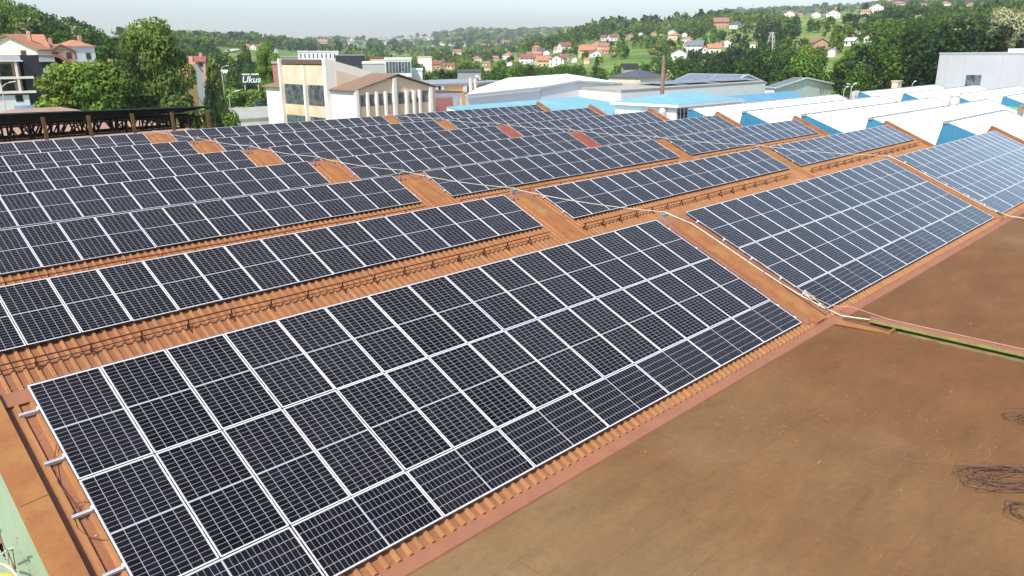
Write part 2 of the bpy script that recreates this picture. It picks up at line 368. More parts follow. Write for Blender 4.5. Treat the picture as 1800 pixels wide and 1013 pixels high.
# ================================================================= FACTORY WITH THE ORANGE ROOF
AL = 0.41292; CA, SA, TA = cos(AL), sin(AL), tan(AL)
RIDGE = [None]+[(k-1)*6.6454-(0.0586 if k > 1 else 0) for k in range(1, 8)]      # ridge lines, nearest first
RZ = [None, 0.0]+[-0.044]*6
OFF = 0.135                                                                       # panels stand this far off the sheet
XL, XR = -0.40, 55.15
def roofz(y, k, off=OFF): return RZ[k]+(y-RIDGE[k])*TA-off/CA
ZF = -2.42; YF = -5.12
fac = empty('factory_building', (0, 0, -10), world=True)
tag(fac, 'long factory with sawtooth orange sheet roof and brown felt flat roof under the solar arrays', 'factory')
for k in range(1, 8):
    yr = RIDGE[k]+0.02; y0 = YF if k == 1 else RIDGE[k]-6.05
    b = MB(); pitch = 0.215; h = 0.048
    xs = []; x = XL
    while x < XR:
        xs += [(x, 0), (min(x+0.120, XR), 0), (min(x+0.145, XR), h), (min(x+0.190, XR), h)]; x += pitch
    xs.append((XR, 0))
    ye = y0+(0.14 if k == 1 else 0)
    base = 0
    for (x, hh) in xs:
        b.v.append((x, yr-hh*SA, roofz(yr, k)+hh*CA)); b.v.append((x, ye-hh*SA, roofz(ye, k)+hh*CA))
    for i in range(len(xs)-1):
        if xs[i+1][0]-xs[i][0] > 1e-5:
            b.f.append((2*i, 2*i+1, 2*i+3, 2*i+2)); b.mi.append(1 if i % 4 in (1, 2) else 0)  # ochre on the left side and top of each rib
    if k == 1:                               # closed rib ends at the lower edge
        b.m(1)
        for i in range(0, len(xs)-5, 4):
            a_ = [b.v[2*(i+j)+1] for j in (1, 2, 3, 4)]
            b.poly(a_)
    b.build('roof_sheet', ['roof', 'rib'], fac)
    # steep rear face with dusty glazing
    if k < 7:
        yb = RIDGE[k+1]-6.05; zb = roofz(yb, k+1)
        b = MB(); b.poly([(XL, RIDGE[k]+0.33, -0.28), (XR, RIDGE[k]+0.33, -0.28), (XR, yb, zb), (XL, yb, zb)])
        b.m(0); b.build('rear_face', 'flashpink', fac)
    # ridge cap
    b = MB(); z1 = roofz(yr, k, 0.07)
    a = (XL-0.33, RIDGE[k]-0.19); 
    prof = [(RIDGE[k]-0.20, roofz(RIDGE[k]-0.20, k, OFF-0.050)), (RIDGE[k]+0.06, roofz(RIDGE[k]+0.06, k, OFF-0.052)), (RIDGE[k]+0.30, roofz(RIDGE[k]+0.06, k, OFF-0.052)-0.10), (RIDGE[k]+0.36, roofz(RIDGE[k]+0.06, k, OFF-0.052)-0.30)]
    for i in range(3):
        (ya, za), (yb_, zb_) = prof[i], prof[i+1]
        b.poly([(XL-0.02, ya, za), (XR, ya, za), (XR, yb_, zb_), (XL-0.02, yb_, zb_)])
    for x0, x1 in ((XL-0.02, XR),):
        b.poly([(x0, prof[0][0], prof[0][1]), (x1, prof[0][0], prof[0][1]), (x1, prof[0][0]-0.004, prof[0][1]-0.012), (x0, prof[0][0]-0.004, prof[0][1]-0.012)])
    b.build('ridge_cap', 'flashpink', fac)
    # raised covers of the drains between the blocks
    for xc, w in ((17.86, 0.62), (36.72, 0.50)):
        b = MB(); yA, yB = RIDGE[k]-0.20, (YF+0.16 if k == 1 else y0+0.05)
        def pt(x, y, o_): return (x, y-o_*SA, roofz(y, k)+o_*CA)
        sec = [(xc-w/2-0.02, 0.0), (xc-w/2, 0.085), (xc-w*0.15, 0.105), (xc+w/2-0.16, 0.10), (xc+w/2-0.14, 0.055), (xc+w/2+0.10, 0.05), (xc+w/2+0.12, 0.0)]
        for i in range(len(sec)-1):
            b.poly([pt(sec[i][0], yA, sec[i][1]), pt(sec[i+1][0], yA, sec[i+1][1]), pt(sec[i+1][0], yB, sec[i+1][1]), pt(sec[i][0], yB, sec[i][1])])
        b.poly([pt(x, yB, o_) for x, o_ in sec]); b.poly([pt(x, yA, o_) for x, o_ in sec])
        b.build('drain_cover', 'flash', fac)
        if k in (4, 5) and xc > 30:      # patches repainted red on two ridges
            b = MB(); b.poly([pt(xc-0.72, yA, 0.110), pt(xc+0.55, yA, 0.110), pt(xc+0.55, RIDGE[k]-3.2, 0.110), pt(xc-0.72, RIDGE[k]-3.2, 0.110)]); b.build('red_patch', paint('dull_red_sheet', (0.25, 0.072, 0.042), 0.15, 1.5, 0.6, 0.2), fac)
        if k == 1:
            b = MB()
            for xx in (xc-w/2-0.42, xc+w/2+0.16):
                b.poly([pt(xx, yA, 0.048), pt(xx+0.36, yA, 0.048), pt(xx+0.36, yB+0.1, 0.048), pt(xx, yB+0.1, 0.048)])
            b.build('flat_strip', 'flashpink', fac)
    # right parapet
    b = MB(); yA, yB = RIDGE[k]+0.45, (YF-0.2 if k == 1 else y0)
    def pt(x, y, o_): return (x, y-o_*SA, roofz(y, k)+o_*CA)
    for x0, x1 in ((XR, XR+0.34),):
        b.hexa([pt(x0, yA, -0.3), pt(x1, yA, -0.3), pt(x1, yB, -0.3), pt(x0, yB, -0.3), pt(x0, yA, 0.20), pt(x1, yA, 0.20), pt(x1, yB, 0.20), pt(x0, yB, 0.20)])
    b.build('parapet', 'flash', fac)
    # left verge flashing
    b = MB()
    sec = [(-0.40, 0.005), (-0.402, 0.135), (-0.75, 0.150), (-0.775, 0.02)]
    yA, yB = RIDGE[k]+0.1, (YF if k == 1 else y0)
    for i in range(3):
        b.poly([pt(sec[i][0], yA, sec[i][1]), pt(sec[i+1][0], yA, sec[i+1][1]), pt(sec[i+1][0], yB, sec[i+1][1]), pt(sec[i][0], yB, sec[i][1])])
    if k == 1:
        for yy in (-1.95, -3.95): b.poly([pt(-0.765, yy, 0.156), pt(-0.40, yy+0.05, 0.142), pt(-0.40, yy+0.02, 0.146), pt(-0.765, yy-0.03, 0.160)])
    b.build('verge_flashing', 'flash', fac)
# flashing along the foot of the front slope, its edge on the flat roof
b = MB()
b.poly([(XL, YF+0.19, roofz(YF+0.19, 1)-0.005), (XR, YF+0.19, roofz(YF+0.19, 1)-0.005), (XR, YF-0.10, ZF+0.035), (XL, YF-0.10, ZF+0.035)])
b.poly([(XL, YF-0.10, ZF+0.035), (XR, YF-0.10, ZF+0.035), (XR, YF-0.11, ZF), (XL, YF-0.11, ZF)])
b.build('foot_flashing', 'flashpink', fac)
# flat roof
b = MB(); b.poly([(-0.78, YF+0.3, ZF), (75, YF+0.3, ZF), (75, -45, ZF), (-0.78, -45, ZF)])
b.build('flat_roof', 'flat', fac)
# pale green side wall with vertical ribs
b = MB(); y = -45.0; x0 = -0.74
while y < 40.2:
    # top edge follows the sawtooth, but stays simple past the first bay
    def top(yy):
        if yy < YF: return ZF+0.1
        for k in range(1, 8):
            if yy <= RIDGE[k]: return roofz(max(yy, RIDGE[k]-6.05), k)+0.05
        return -0.1
    for (ya, xa), (yb_, xb) in zip(((y, x0), (y+0.06, x0), (y+0.08, x0-0.018), (y+0.10, x0-0.018), (y+0.12, x0)), ((y+0.06, x0), (y+0.08, x0-0.018), (y+0.10, x0-0.018), (y+0.12, x0), (y+0.125, x0))):
        b.poly([(xa, ya, -10), (xb, yb_, -10), (xb, yb_, top(yb_)), (xa, ya, top(ya))])
    y += 0.125
b.build('side_wall', 'greenwall', fac, fix=False)
b = MB(); b.box(-0.70, 75, -45, YF, -10, ZF-0.05); b.box(-0.70, XR+0.40, YF-0.1, RIDGE[7]+0.5, -10, -2.9)
b.poly([(-0.7, RIDGE[7]+0.5, -3), (XR+0.4, RIDGE[7]+0.5, -3), (XR+0.4, RIDGE[7]+0.5, -0.1), (-0.7, RIDGE[7]+0.5, -0.1)])
b.poly([(XR+0.40, YF, -3), (XR+0.40, RIDGE[7]+0.5, -3), (XR+0.40, RIDGE[7]+0.5, -2.5), (XR+0.40, YF, -2.5)])
b.build('wall', 'cream', fac)
# expansion joint upstand across the flat roof, with lichen edge
xa, xb = 18.80, 19.16
b = MB(); b.hexa([(xa, -5.95, ZF+0.14), (xb, -5.80, ZF+0.14), (xb, -45, ZF+0.14), (xa, -45, ZF+0.14), (xa, -5.95, ZF+0.175), (xb, -5.80, ZF+0.175), (xb, -45, ZF+0.175), (xa, -45, ZF+0.175)])
b.build('joint_cap', 'flashpink', fac)
b = MB(); b.box(xa-0.012, xa+0.001, -45, -5.93, ZF+0.10, ZF+0.179); b.build('cap_edge', 'lichen', fac)
b = MB(); b.box(xa+0.06, xb-0.03, -45, -6.65, ZF+0.004, ZF+0.139); b.build('joint_kerb', 'kerbshade', fac)  # shadow under the overhanging cap, put into the dark kerb colour
b = MB(); b.box(18.42, 18.95, -6.62, -6.58, ZF, ZF+0.10); b.box(18.40, 18.44, -6.60, -5.9, ZF+0.004, ZF+0.06)
b.hexa([(18.15, -5.22, ZF+0.03), (18.5, -5.22, ZF+0.06), (18.5, -6.6, ZF+0.03), (18.42, -6.6, ZF+0.01), (18.15, -5.22, ZF+0.05), (18.5, -5.22, ZF+0.08), (18.5, -6.6, ZF+0.05), (18.42, -6.6, ZF+0.03)])
b.build('joint_end_flap', 'flash', fac)
mo = paint('moss_stain', (0.20, 0.155, 0.075), 0.35, 2.2, 0.9, 0.1)
b = MB(); zz = ZF+0.004; rr = random.Random(3); prev = None
for i in range(90):
    yy = -6.7-i*0.16; w = 0.16+0.10*rr.random()
    cur = (18.86, 18.86-w, yy)
    if prev: b.poly([(prev[0], prev[2], zz), (prev[1], prev[2], zz), (cur[1], cur[2], zz), (cur[0], cur[2], zz)])
    prev = cur
b.build('moss_stain', mo, fac)
# pale scratches where the wire coils were dragged
b = MB(); rr = random.Random(11); z = ZF+0.005
def arc_strip(b, cx, cy, R, a0, a1, w, ex=1.0):
    n = 16; pr = None
    for i in range(n+1):
        a = a0+(a1-a0)*i/n; R = R*(1+0.012*sin(i*1.7+cx*9)); ww = w*(0.3+0.7*sin(pi*i/n)); c_, s_ = cos(a), sin(a)
        p = ((cx+c_*(R-ww)*ex, cy+s_*(R-ww), z), (cx+c_*(R+ww)*ex, cy+s_*(R+ww), z))
        if pr: b.poly([pr[0], pr[1], p[1], p[0]])
        pr = p
for i in range(12):
    c = P(1570+rr.random()*150, 780+rr.random()*55, Z=ZF)
    arc_strip(b, c.x, c.y, 0.15+rr.random()*0.5, rr.random()*6.28, rr.random()*6.28, 0.0025+0.002*rr.random(), 0.8+0.5*rr.random())
for i in range(40):
    px = 1330+rr.random()*430; py = 640+(px-1330)*0.30+rr.random()*60-20
    c = P(px, py, Z=ZF); arc_strip(b, c.x, c.y+0.3, 0.3, -1.6-0.25*rr.random(), -1.5, 0.005*rr.random()+0.003)
for i in range(40):
    px = 1200+rr.random()*280; py = 690+(px-1200)*0.24+rr.random()*70-20
    c = P(px, py, Z=ZF); arc_strip(b, c.x+0.3, c.y, 0.3, 3.0, 3.0+0.35*rr.random(), 0.008*rr.random()+0.004)
b.build('scratch_mark', paint('pale_scratch', (0.30, 0.22, 0.13), 0.15, 5, 0.9, 0.1), fac, fix=False)

# ================================================================= SOLAR ARRAYS
def panel_meshes():
    b = MB(); b.box(0, PW, -PL, 0, -0.034, -0.004)
    me = bpy.data.meshes.new('solar_panel'); me.from_pydata(b.v, [], b.f); me.materials.append(M['cells'])
    uvl = me.uv_layers.new(name='uv')
    for l in me.loops:
        co = me.vertices[l.vertex_index].co; uvl.data[l.index].uv = (co.x, -co.y)
    fb = MB(); w = 0.014
    fb.box(0, PW, -w, 0.0, -0.036, 0); fb.box(0, PW, -PL, -PL+w, -0.036, 0); fb.box(0, w, -PL+w, -w, -0.036, 0); fb.box(PW-w, PW, -PL+w, -w, -0.036, 0)
    f = bpy.data.meshes.new('frame'); f.from_pydata(fb.v, [], fb.f); f.materials.append(M['frame'])
    return me, f
ME_P, ME_F = panel_meshes()
def array(k, x0, x1, big, label):
    root = empty('solar_array', (x0, RIDGE[k], RZ[k]), (AL, 0, 0))
    tag(root, label, 'solar array', 'solar arrays on the orange factory roof')
    sc = (x1-x0)/16.93; st = (x1-x0+0.02*sc)/16
    def place(x, y, rot=0):
        p = bpy.data.objects.new('solar_panel', ME_P); COL.objects.link(p); p.parent = root
        p.location = (x, y, random.uniform(-0.002, 0.002)); p.rotation_euler = (random.uniform(-.004, .004), random.uniform(-.003, .003), rot)
        p.scale = (sc if not rot else 1, sc if rot else 1, 1)
        f = bpy.data.objects.new('frame', ME_F); COL.objects.link(f); f.parent = p
    rails = []
    for row in range(2 if big else 1):
        for i in range(16): place(i*st, -row*2.114)
        rails += [-row*2.114-0.52, -row*2.114-1.58]
    if big:
        for i in range(8): place(i*st*2, -4.228-PW, pi/2)
        rails += [-4.228-0.25, -4.228-0.80]
    L_ = x1-x0; pl = 0.27 if (big and x0 < 1) else 0.07
    for y in rails:
        b = MB(); z0, z1 = -0.088, -0.037
        b.box(-pl, L_+0.09, y-0.020, y+0.020, z0, z1-0.008); b.box(-pl, L_+0.09, y-0.020, y-0.007, z1-0.008, z1); b.box(-pl, L_+0.09, y+0.007, y+0.020, z1-0.008, z1)
        x = 0.4
        while x < L_: b.box(x, x+0.05, y-0.016, y+0.016, -0.125, z0); x += 1.29
        b.m(1)
        if y > -4.3:
            for i in range(1, 16): b.box(i*st-0.0195, i*st-0.0005, y-0.030, y+0.030, -0.037, 0.003)
        else:
            for i in range(1, 8): b.box(i*2*st-0.0195, i*2*st-0.0005, y-0.030, y+0.030, -0.037, 0.003)
        b.m(2)
        for x in (-0.032, L_+0.002): b.box(x, x+0.030, y-0.028, y+0.028, z1, 0.004)
        b.build('mounting_rail', ['rail', 'clamp', 'frame'], root)
    return root
order = ['nearest', 'second nearest', 'third', 'fourth', 'fifth', 'sixth', 'farthest']
for k in range(1, 8):
    n = order[k-1]
    if k == 1:
        array(k, 0.0, 16.93, True, 'large array of three panel rows nearest the camera, lower left of the photo')
        array(k, 18.58, 35.91, True, 'large three row array at the right, between the near one and the pale one')
        array(k, 37.17, 54.5, True, 'large pale three row array cut by the right edge of the photo')
    else:
        array(k, 0.0, 16.97, False, 'single row array in the left block, %s ridge from the camera' % n)
        array(k, 18.65, 35.97, False, 'single row array in the middle block, %s ridge from the camera' % n)
        array(k, 37.27, 54.66, False, 'single row array in the right block, %s ridge from the camera' % n)

# ================================================================= SNOW GUARDS, RIDGE WIRES, CABLES
def rp(x, k, V, o_):      # point on slope k at distance V below the ridge, o_ above the sheet
    y = RIDGE[k]-V*CA; return Vector((x, y-o_*SA, RZ[k]-V*SA-OFF/CA+o_*CA))
gtag = {0: 'left', 1: 'middle', 2: 'right'}
for k in range(2, 6):
    for bi, (x0, x1) in enumerate(((-0.1, 16.75), (18.55, 34.9), (37.3, 53.9))):
        V = 2.60; rt = empty('snow_guard', rp((x0+x1)/2, k, V, 0), world=True)
        tag(rt, 'dark two bar snow guard, %s block, below the array on the %s ridge' % (gtag[bi], order[k-1]), 'snow guard', 'snow guards under the single row arrays')
        ph = random.random()*3
        for hgt in (0.255, 0.105):
            b = MB(); pts = []
            n = 34
            for i in range(n+1):
                x = x0+(x1-x0)*i/n; pts.append(rp(x, k, V-0.02, hgt+0.010*sin(x*1.1+ph)+0.006*sin(x*2.7)))
            b.tube(pts, 0.018 if hgt > 0.2 else 0.012, 5); b.build('rail', 'steel', rt)
        x = x0+0.1
        while x <= x1+0.01:
            b = MB(); b.bar(rp(x, k, V-0.02, 0.0), rp(x, k, V-0.02, 0.27), 0.018, 0.030)
            b.bar(rp(x, k, V+0.13, 0.05), rp(x, k, V-0.01, 0.19), 0.02); b.bar(rp(x, k, V-0.10, 0.054), rp(x, k, V+0.17, 0.054), 0.03, 0.008)
            b.build('bracket', 'steel', rt); x += 1.05 if k < 4 else 1.3
for k in range(1, 8):
    rt = empty('ridge_wire', (27, RIDGE[k]+0.3, 0), world=True)
    tag(rt, 'thin lightning wire on little holders along the %s ridge of the orange roof' % order[k-1], 'lightning wire', 'lightning wires along the ridges')
    b = MB(); pts = []; zc = roofz(RIDGE[k]+0.06, k, OFF-0.052)
    for i in range(71):
        x = XL+(XR-XL)*i/70; pts.append((x, RIDGE[k]+0.17+0.015*sin(x*0.9), zc+0.015+0.008*sin(x*2.1)))
    b.m(0).tube(pts, 0.006, 4)
    b.m(1); x = 0.1
    while x < XR:
        b.bar((x, RIDGE[k]+0.17, zc-0.06), (x, RIDGE[k]+0.17, zc+0.035), 0.014); x += 0.86
    b.build('wire', ['wire', 'clamp'], rt)
def sag(a, b_, s, n=14):
    a = Vector(a); b_ = Vector(b_)
    return [a.lerp(b_, i/n)-Vector((0, 0, s*4*(i/n)*(1-i/n))) for i in range(n+1)]
for xc, nm in ((17.75, 'left'), (36.62, 'right')):
    for k in range(1, 7):
        b = MB()
        a = Vector((xc, RIDGE[k+1]+0.28, 0.05)); c = Vector((xc+0.12, RIDGE[k]+0.30, 0.06))
        b.tube(sag(a, c, 0.10), 0.012, 6)
        o = b.build('cable', 'cable')
        tag(o, 'white cable strung over the %s gap from the %s to the %s ridge' % (nm, order[k], order[k-1]), 'cable', 'white cables between the ridges')
        b = MB(); b.box(xc-0.08, xc+0.16, RIDGE[k]+0.20, RIDGE[k]+0.36, -0.06, 0.02); b.tube([(xc, RIDGE[k]+0.3, 0), (xc-0.3, RIDGE[k]+0.15, 0.0), (xc-0.55, RIDGE[k]-0.25, -0.17)], 0.014, 5)
        b.tube([(xc, RIDGE[k]+0.3, 0), (xc, RIDGE[k]+0.3, 0.42)], 0.006, 4)
        o = b.build('cable_clip', 'clamp'); tag(o, 'small dark cable clip with air rod at the %s gap on the %s ridge' % (nm, order[k-1]), 'cable clip', 'cable clips on the ridges')
# conduit down the drain between the two near arrays, then over the flat roof
path = [(17.87, RIDGE[1]+0.30, 0.05), rp(17.98, 1, 0.05, 0.09), rp(18.20, 1, 0.5, 0.10), rp(18.26, 1, 1.4, 0.08), rp(18.26, 1, 2.6, 0.08), rp(18.30, 1, 3.8, 0.08), rp(18.40, 1, 4.5, 0.08), rp(18.58, 1, 5.1, 0.08), rp(18.80, 1, 5.6, 0.08), Vector((18.98, -5.75, ZF+0.10)), Vector((19.0, -6.0, ZF+0.12))]
b = MB(); b.tube(path, 0.018, 6); rt = b.build('conduit', 'cable'); tag(rt, 'thick white conduit running down the gap between the two big near arrays', 'conduit')
b = MB()
for V in (0.7, 1.35, 2.0, 2.6, 3.2, 3.85, 5.25): b.bar(rp(18.26+(V > 4)*0.33, 1, V, 0.01), rp(18.26+(V > 4)*0.33, 1, V, 0.11), 0.03, 0.045)
b.build('bracket', 'clamp', rt)
b = MB(); p2 = [rp(18.44, 1, 4.45, 0.14), rp(18.62, 1, 4.75, 0.15), rp(18.85, 1, 5.2, 0.14), Vector((19.1, -5.3, ZF+0.32)), Vector((19.10, -6.3, ZF+0.20)), Vector((19.08, -9, ZF+0.20)), Vector((19.10, -14, ZF+0.20)), Vector((19.06, -30, ZF+0.20))]
b.tube(p2, 0.010, 6); o = b.build('cable', paint('pinkish_cable', (0.52, 0.30, 0.20), 0.1, 4)); tag(o, 'thin pale cable lying along the top of the green edged roof joint', 'cable')
b = MB()
for i in range(3):
    rr_ = random.Random(i); b.tube([rp(18.30+rr_.random()*0.5, 1, 4.15+rr_.random()*0.7, 0.11+rr_.random()*0.08) for _ in range(4)], 0.009, 5)
o = b.build('cable_bundle', 'cable'); tag(o, 'small tangled knot of pale cables beside the lower corner of the right hand array', 'cable bundle')
b = MB(); b.tube([(36.9, RIDGE[1]+0.30, 0.05), rp(36.95, 1, 0.4, 0.10), rp(37.02, 1, 1.2, 0.08), rp(37.04, 1, 3.0, 0.08), rp(37.06, 1, 4.8, 0.08), rp(37.5, 1, 5.5, 0.10), Vector((37.9, -6.2, ZF+0.05)), Vector((39.5, -7.6, ZF+0.03)), Vector((42, -8.8, ZF+0.03))], 0.02, 6)
o = b.build('conduit', 'cable'); tag(o, 'white conduit running down beside the pale array at the right edge', 'conduit')
b = MB(); b.tube([rp(35.0, 2, 2.9, 0.06), rp(35.3, 2, 3.1, 0.06), rp(35.5, 2, 3.6, 0.06)], 0.03, 6)
o = b.build('pipe_offcut', 'cable'); tag(o, 'short loose white pipe lying on the orange sheet behind the right hand array', 'pipe')
# loose black cables looping at the left end of the near array
b = MB()
b.tube([rp(-0.02, 1, 1.25, 0.10), rp(-0.14, 1, 1.5, 0.06), rp(-0.22, 1, 1.9, 0.05), rp(-0.16, 1, 2.4, 0.05), rp(-0.13, 1, 2.65, 0.05)], 0.006, 5)
o = b.build('loose_cable', 'blackwire'); tag(o, 'thin black cable looping out beside the second mounting rail', 'cable', None)
b = MB()
b.tube([rp(-0.02, 1, 2.40, 0.08), rp(-0.14, 1, 2.38, 0.07), rp(-0.24, 1, 2.52, 0.06), rp(-0.26, 1, 2.75, 0.05), rp(-0.2, 1, 2.95, 0.05), rp(-0.05, 1, 3.1, 0.05), rp(0.06, 1, 3.15, 0.05)], 0.006, 5)
o = b.build('loose_cable', 'blackwire'); tag(o, 'thin black cable in a wide loop beside the third mounting rail', 'cable', None)
# small tin hook line left of the panels: roof screws
b = MB()
for V, x in ((1.1, -0.21), (2.05, -0.19), (2.95, -0.10), (3.3, -0.2)): b.lathe(rp(x, 1, V, 0.0), [(0.014, 0), (0.014, 0.012), (0.0, 0.016)], 8)
b.build('roof_screws', 'rail', fac)

# coils of brown wire on the flat roof
def coil(c, Rx, Ry, n, seed, label, tilt=0.4):
    rr = random.Random(seed); b = MB()
    for i in range(n):
        cx = c.x+rr.gauss(0, .10*Rx); cy = c.y+rr.gauss(0, .18*Ry); rx = Rx*(0.55+0.55*rr.random()); ry = Ry*(0.45+0.6*rr.random()); a0 = rr.random()*6.3
        ph = tilt+rr.gauss(0, 0.16); h0 = 0.02+0.14*rr.random(); pts = []
        for j in range(33):
            t_ = a0+2*pi*j/32*(0.93+0.1*rr.random()*0)
            wb = 1+0.10*sin(3*t_+i*1.3)+0.06*sin(5*t_+i*2.1); u_, v_ = rx*cos(t_)*wb, ry*sin(t_)*wb
            pts.append((cx+u_*cos(ph)-v_*sin(ph), cy+u_*sin(ph)+v_*cos(ph), ZF+0.012+h0*(0.5+0.5*sin(t_+i))))
        b.tube(pts, 0.0065, 4)
    o = b.build('wire_coil', 'blackwire'); tag(o, label, 'wire coil', None); return o
c = P(1778, 842, Z=ZF); coil(c, 0.86, 0.36, 18, 2, 'large flattened coil of thin brown wire lying on the brown flat roof', -0.78)
c = P(1800, 905, Z=ZF); coil(c, 0.34, 0.30, 7, 5, 'small loose loops of brown wire below the large coil', -0.5)
c = P(1812, 742, Z=ZF); coil(c, 0.26, 0.42, 9, 8, 'curled brown wire at the right edge above the large coil', 0.5)

# yellow casing with white hoses, bottom left corner, beside the green wall
c = P(2, 1016, X=-1.15)
rt = empty('hoist_casing', c, world=True); tag(rt, 'yellow rounded casing with white hoses in the bottom left corner by the green wall', 'hoist')
b = MB(); b.lathe(c+Vector((0, 0, -0.30)), [(0.20, 0), (0.20, 0.18), (0.17, 0.26), (0.10, 0.31), (0.0, 0.33)], 18); b.build('casing', 'yellowcase', rt, smooth=True)
b = MB(); q = [P(x, y, X=-1.0) for x, y in ((-6, 990), (8, 993), (20, 1001), (30, 1013), (34, 1025))]; b.tube(q, 0.018, 6)
q = [P(x, y, X=-0.98) for x, y in ((-4, 978), (6, 972), (13, 967), (14, 980), (16, 994), (22, 1004))]; b.tube(q, 0.014, 6)
q = [P(x, y, X=-0.96) for x, y in ((14, 966), (22, 963))]; b.tube(q, 0.012, 6); b.build('hose', 'cable', rt)
b = MB()
for q in (((0, 940), (4, 952), (10, 966), (20, 985), (27, 1000)), ((14, 970), (20, 985), (24, 998), (29, 1006)), ((22, 966), (25, 985), (28, 1000)), ((2, 930), (0, 938), (1, 944)), ((17, 968), (23, 967))): b.tube([P(x, y, X=-0.93) for x, y in q], 0.006, 5)
b.build('cord', 'blackwire', rt)

# ================================================================= TERRAIN
XP = [-300, 0, 130, 230, 330, 400, 500, 600, 720, 830, 900, 950, 1050, 1150, 1290, 1400, 1480, 1560, 1700, 1800, 2200]
RR = [110, 200, 300, 450, 650, 900, 1300, 2000, 3500, 5000]
YG = [[270,100,70,40,0,-10,0,0,0,0], [272,108,70,40,41,46,60,70,80,85], [275,128,96,78,74,62,70,80,85,88], [277,170,130,105,88,67,72,80,85,88],
 [277,185,150,122,98,71,76,80,85,88], [277,190,156,130,104,85,76,84,86,88], [277,194,160,134,112,96,86,84,82,86], [277,194,160,137,118,104,92,84,72,80],
 [277,194,160,137,120,108,98,88,68,76], [277,194,160,137,120,108,98,86,57,65], [277,194,160,137,118,102,92,84,58,66], [277,194,160,134,110,80,80,82,55,62],
 [277,194,158,128,95,54,58,70,60,62], [277,194,156,122,88,50,54,60,50,54], [277,194,150,112,72,42,44,40,24,30], [277,190,135,98,55,33,34,30,21,26],
 [277,180,120,85,48,25,25,24,17,20], [277,170,105,70,40,24,20,18,9,12], [260,150,100,60,34,22,18,15,9,12], [250,145,92,52,30,22,18,15,8,12], [240,110,50,20,10,5,5,5,5,5]]
AZ = []; EL = []
for i, px in enumerate(XP):
    v = ray(px, 92); AZ.append(atan2(v.x, v.y)); row = []
    for y in YG[i]:
        v = ray(px, y); row.append(v.z/sqrt(v.x**2+v.y**2))
    EL.append(row)
AZn = np.array(AZ); ELn = np.array(EL); LR = np.log(np.array(RR, float))
def hnoise(x, y):
    return (np.sin(x*0.021+1.3*np.sin(y*0.013))+np.sin(y*0.027+x*0.009+2)+0.6*np.sin(x*0.051-y*0.043))*0.9
def terrain(x, y):
    x = np.asarray(x, float); y = np.asarray(y, float)
    dx, dy = x-CAM.x, y-CAM.y; r = np.hypot(dx, dy)+1e-6; a = np.arctan2(dx, dy)
    lr = np.clip(np.log(r), LR[0], LR[-1])
    ja = np.clip(np.searchsorted(AZn, a)-1, 0, len(AZn)-2); ta = np.clip((a-AZn[ja])/(AZn[ja+1]-AZn[ja]), 0, 1); ta = ta*ta*(3-2*ta)
    jr = np.clip(np.searchsorted(LR, lr)-1, 0, len(LR)-2); tr_ = (lr-LR[jr])/(LR[jr+1]-LR[jr])
    e = (ELn[ja, jr]*(1-tr_)+ELn[ja, jr+1]*tr_)*(1-ta)+(ELn[ja+1, jr]*(1-tr_)+ELn[ja+1, jr+1]*tr_)*ta
    z = CAM.z+e*r
    z = z+hnoise(dx, dy)*np.clip((r-250)/500, 0, 2)
    k = np.clip((r-110)/60, 0, 1); z = -10.0*(1-k)+z*k
    back = np.clip((np.abs(a-0.8)-1.0)/0.4, 0, 1)          # behind the camera the valley floor goes on
    return z*(1-back)+(-10.0)*back
def build_ground():
    rs = np.concatenate([[0, 40, 80], np.geomspace(110, 7000, 120)]); az = np.concatenate([np.linspace(AZ[0]-0.1, AZ[-1]+0.1, 230), np.linspace(AZ[-1]+0.1, AZ[0]-0.1+2*pi, 60)[1:-1]])
    A_, R_ = np.meshgrid(az, rs); X = CAM.x+R_*np.sin(A_); Y = CAM.y+R_*np.cos(A_)
    a2 = (A_+pi) % (2*pi)-pi
    Z = terrain(X, Y); Z[0:2] = -10.0
    n = len(az); V = np.stack([X, Y, Z], 2).reshape(-1, 3); F = []
    for i in range(len(rs)-1):
        for j in range(n):
            F.append((i*n+j, i*n+(j+1) % n, (i+1)*n+(j+1) % n, (i+1)*n+j))
    me = bpy.data.meshes.new('ground'); me.from_pydata(V.tolist(), [], F); me.materials.append(M['ground'])
    me.polygons.foreach_set('use_smooth', [True]*len(F))
    o = bpy.data.objects.new('ground', me); COL.objects.link(o); tag(o, 'green meadow ground and hills behind the factory', None, None, 'structure')
build_ground()
def yard(name, x0, x1, y0, y1, z, mat_, lab):
    b = MB(); b.poly([(x0, y0, z), (x1, y0, z), (x1, y1, z), (x0, y1, z)]); o = b.build(name, mat_); tag(o, lab, None, None, 'structure')
yard('yard', -60, 140, -60, 135, -9.9, 'asphalt', 'grey asphalt works yard between the halls')
RNG = np.geomspace(118, 4800, 760)
def on_ground(px, py, rmin=150):
    v = ray(px, py); h = sqrt(v.x**2+v.y**2); X = CAM.x+v.x/h*RNG; Y = CAM.y+v.y/h*RNG
    d = terrain(X, Y)-(CAM.z+v.z/h*RNG)
    idx = np.where((d >= -0.4) & (RNG > rmin))[0]
    i = idx[0] if len(idx) else int(np.argmin(np.abs(d)))
    return Vector((X[i], Y[i], float(terrain(X[i], Y[i])))), RNG[i]

# ================================================================= NEIGHBOURING HALLS
def extrude_down(b, ring, z0):
    n = len(ring)
    for i in range(n):
        a, c = ring[i], ring[(i+1) % n]
        b.poly([(a[0], a[1], z0), (c[0], c[1], z0), c, a])
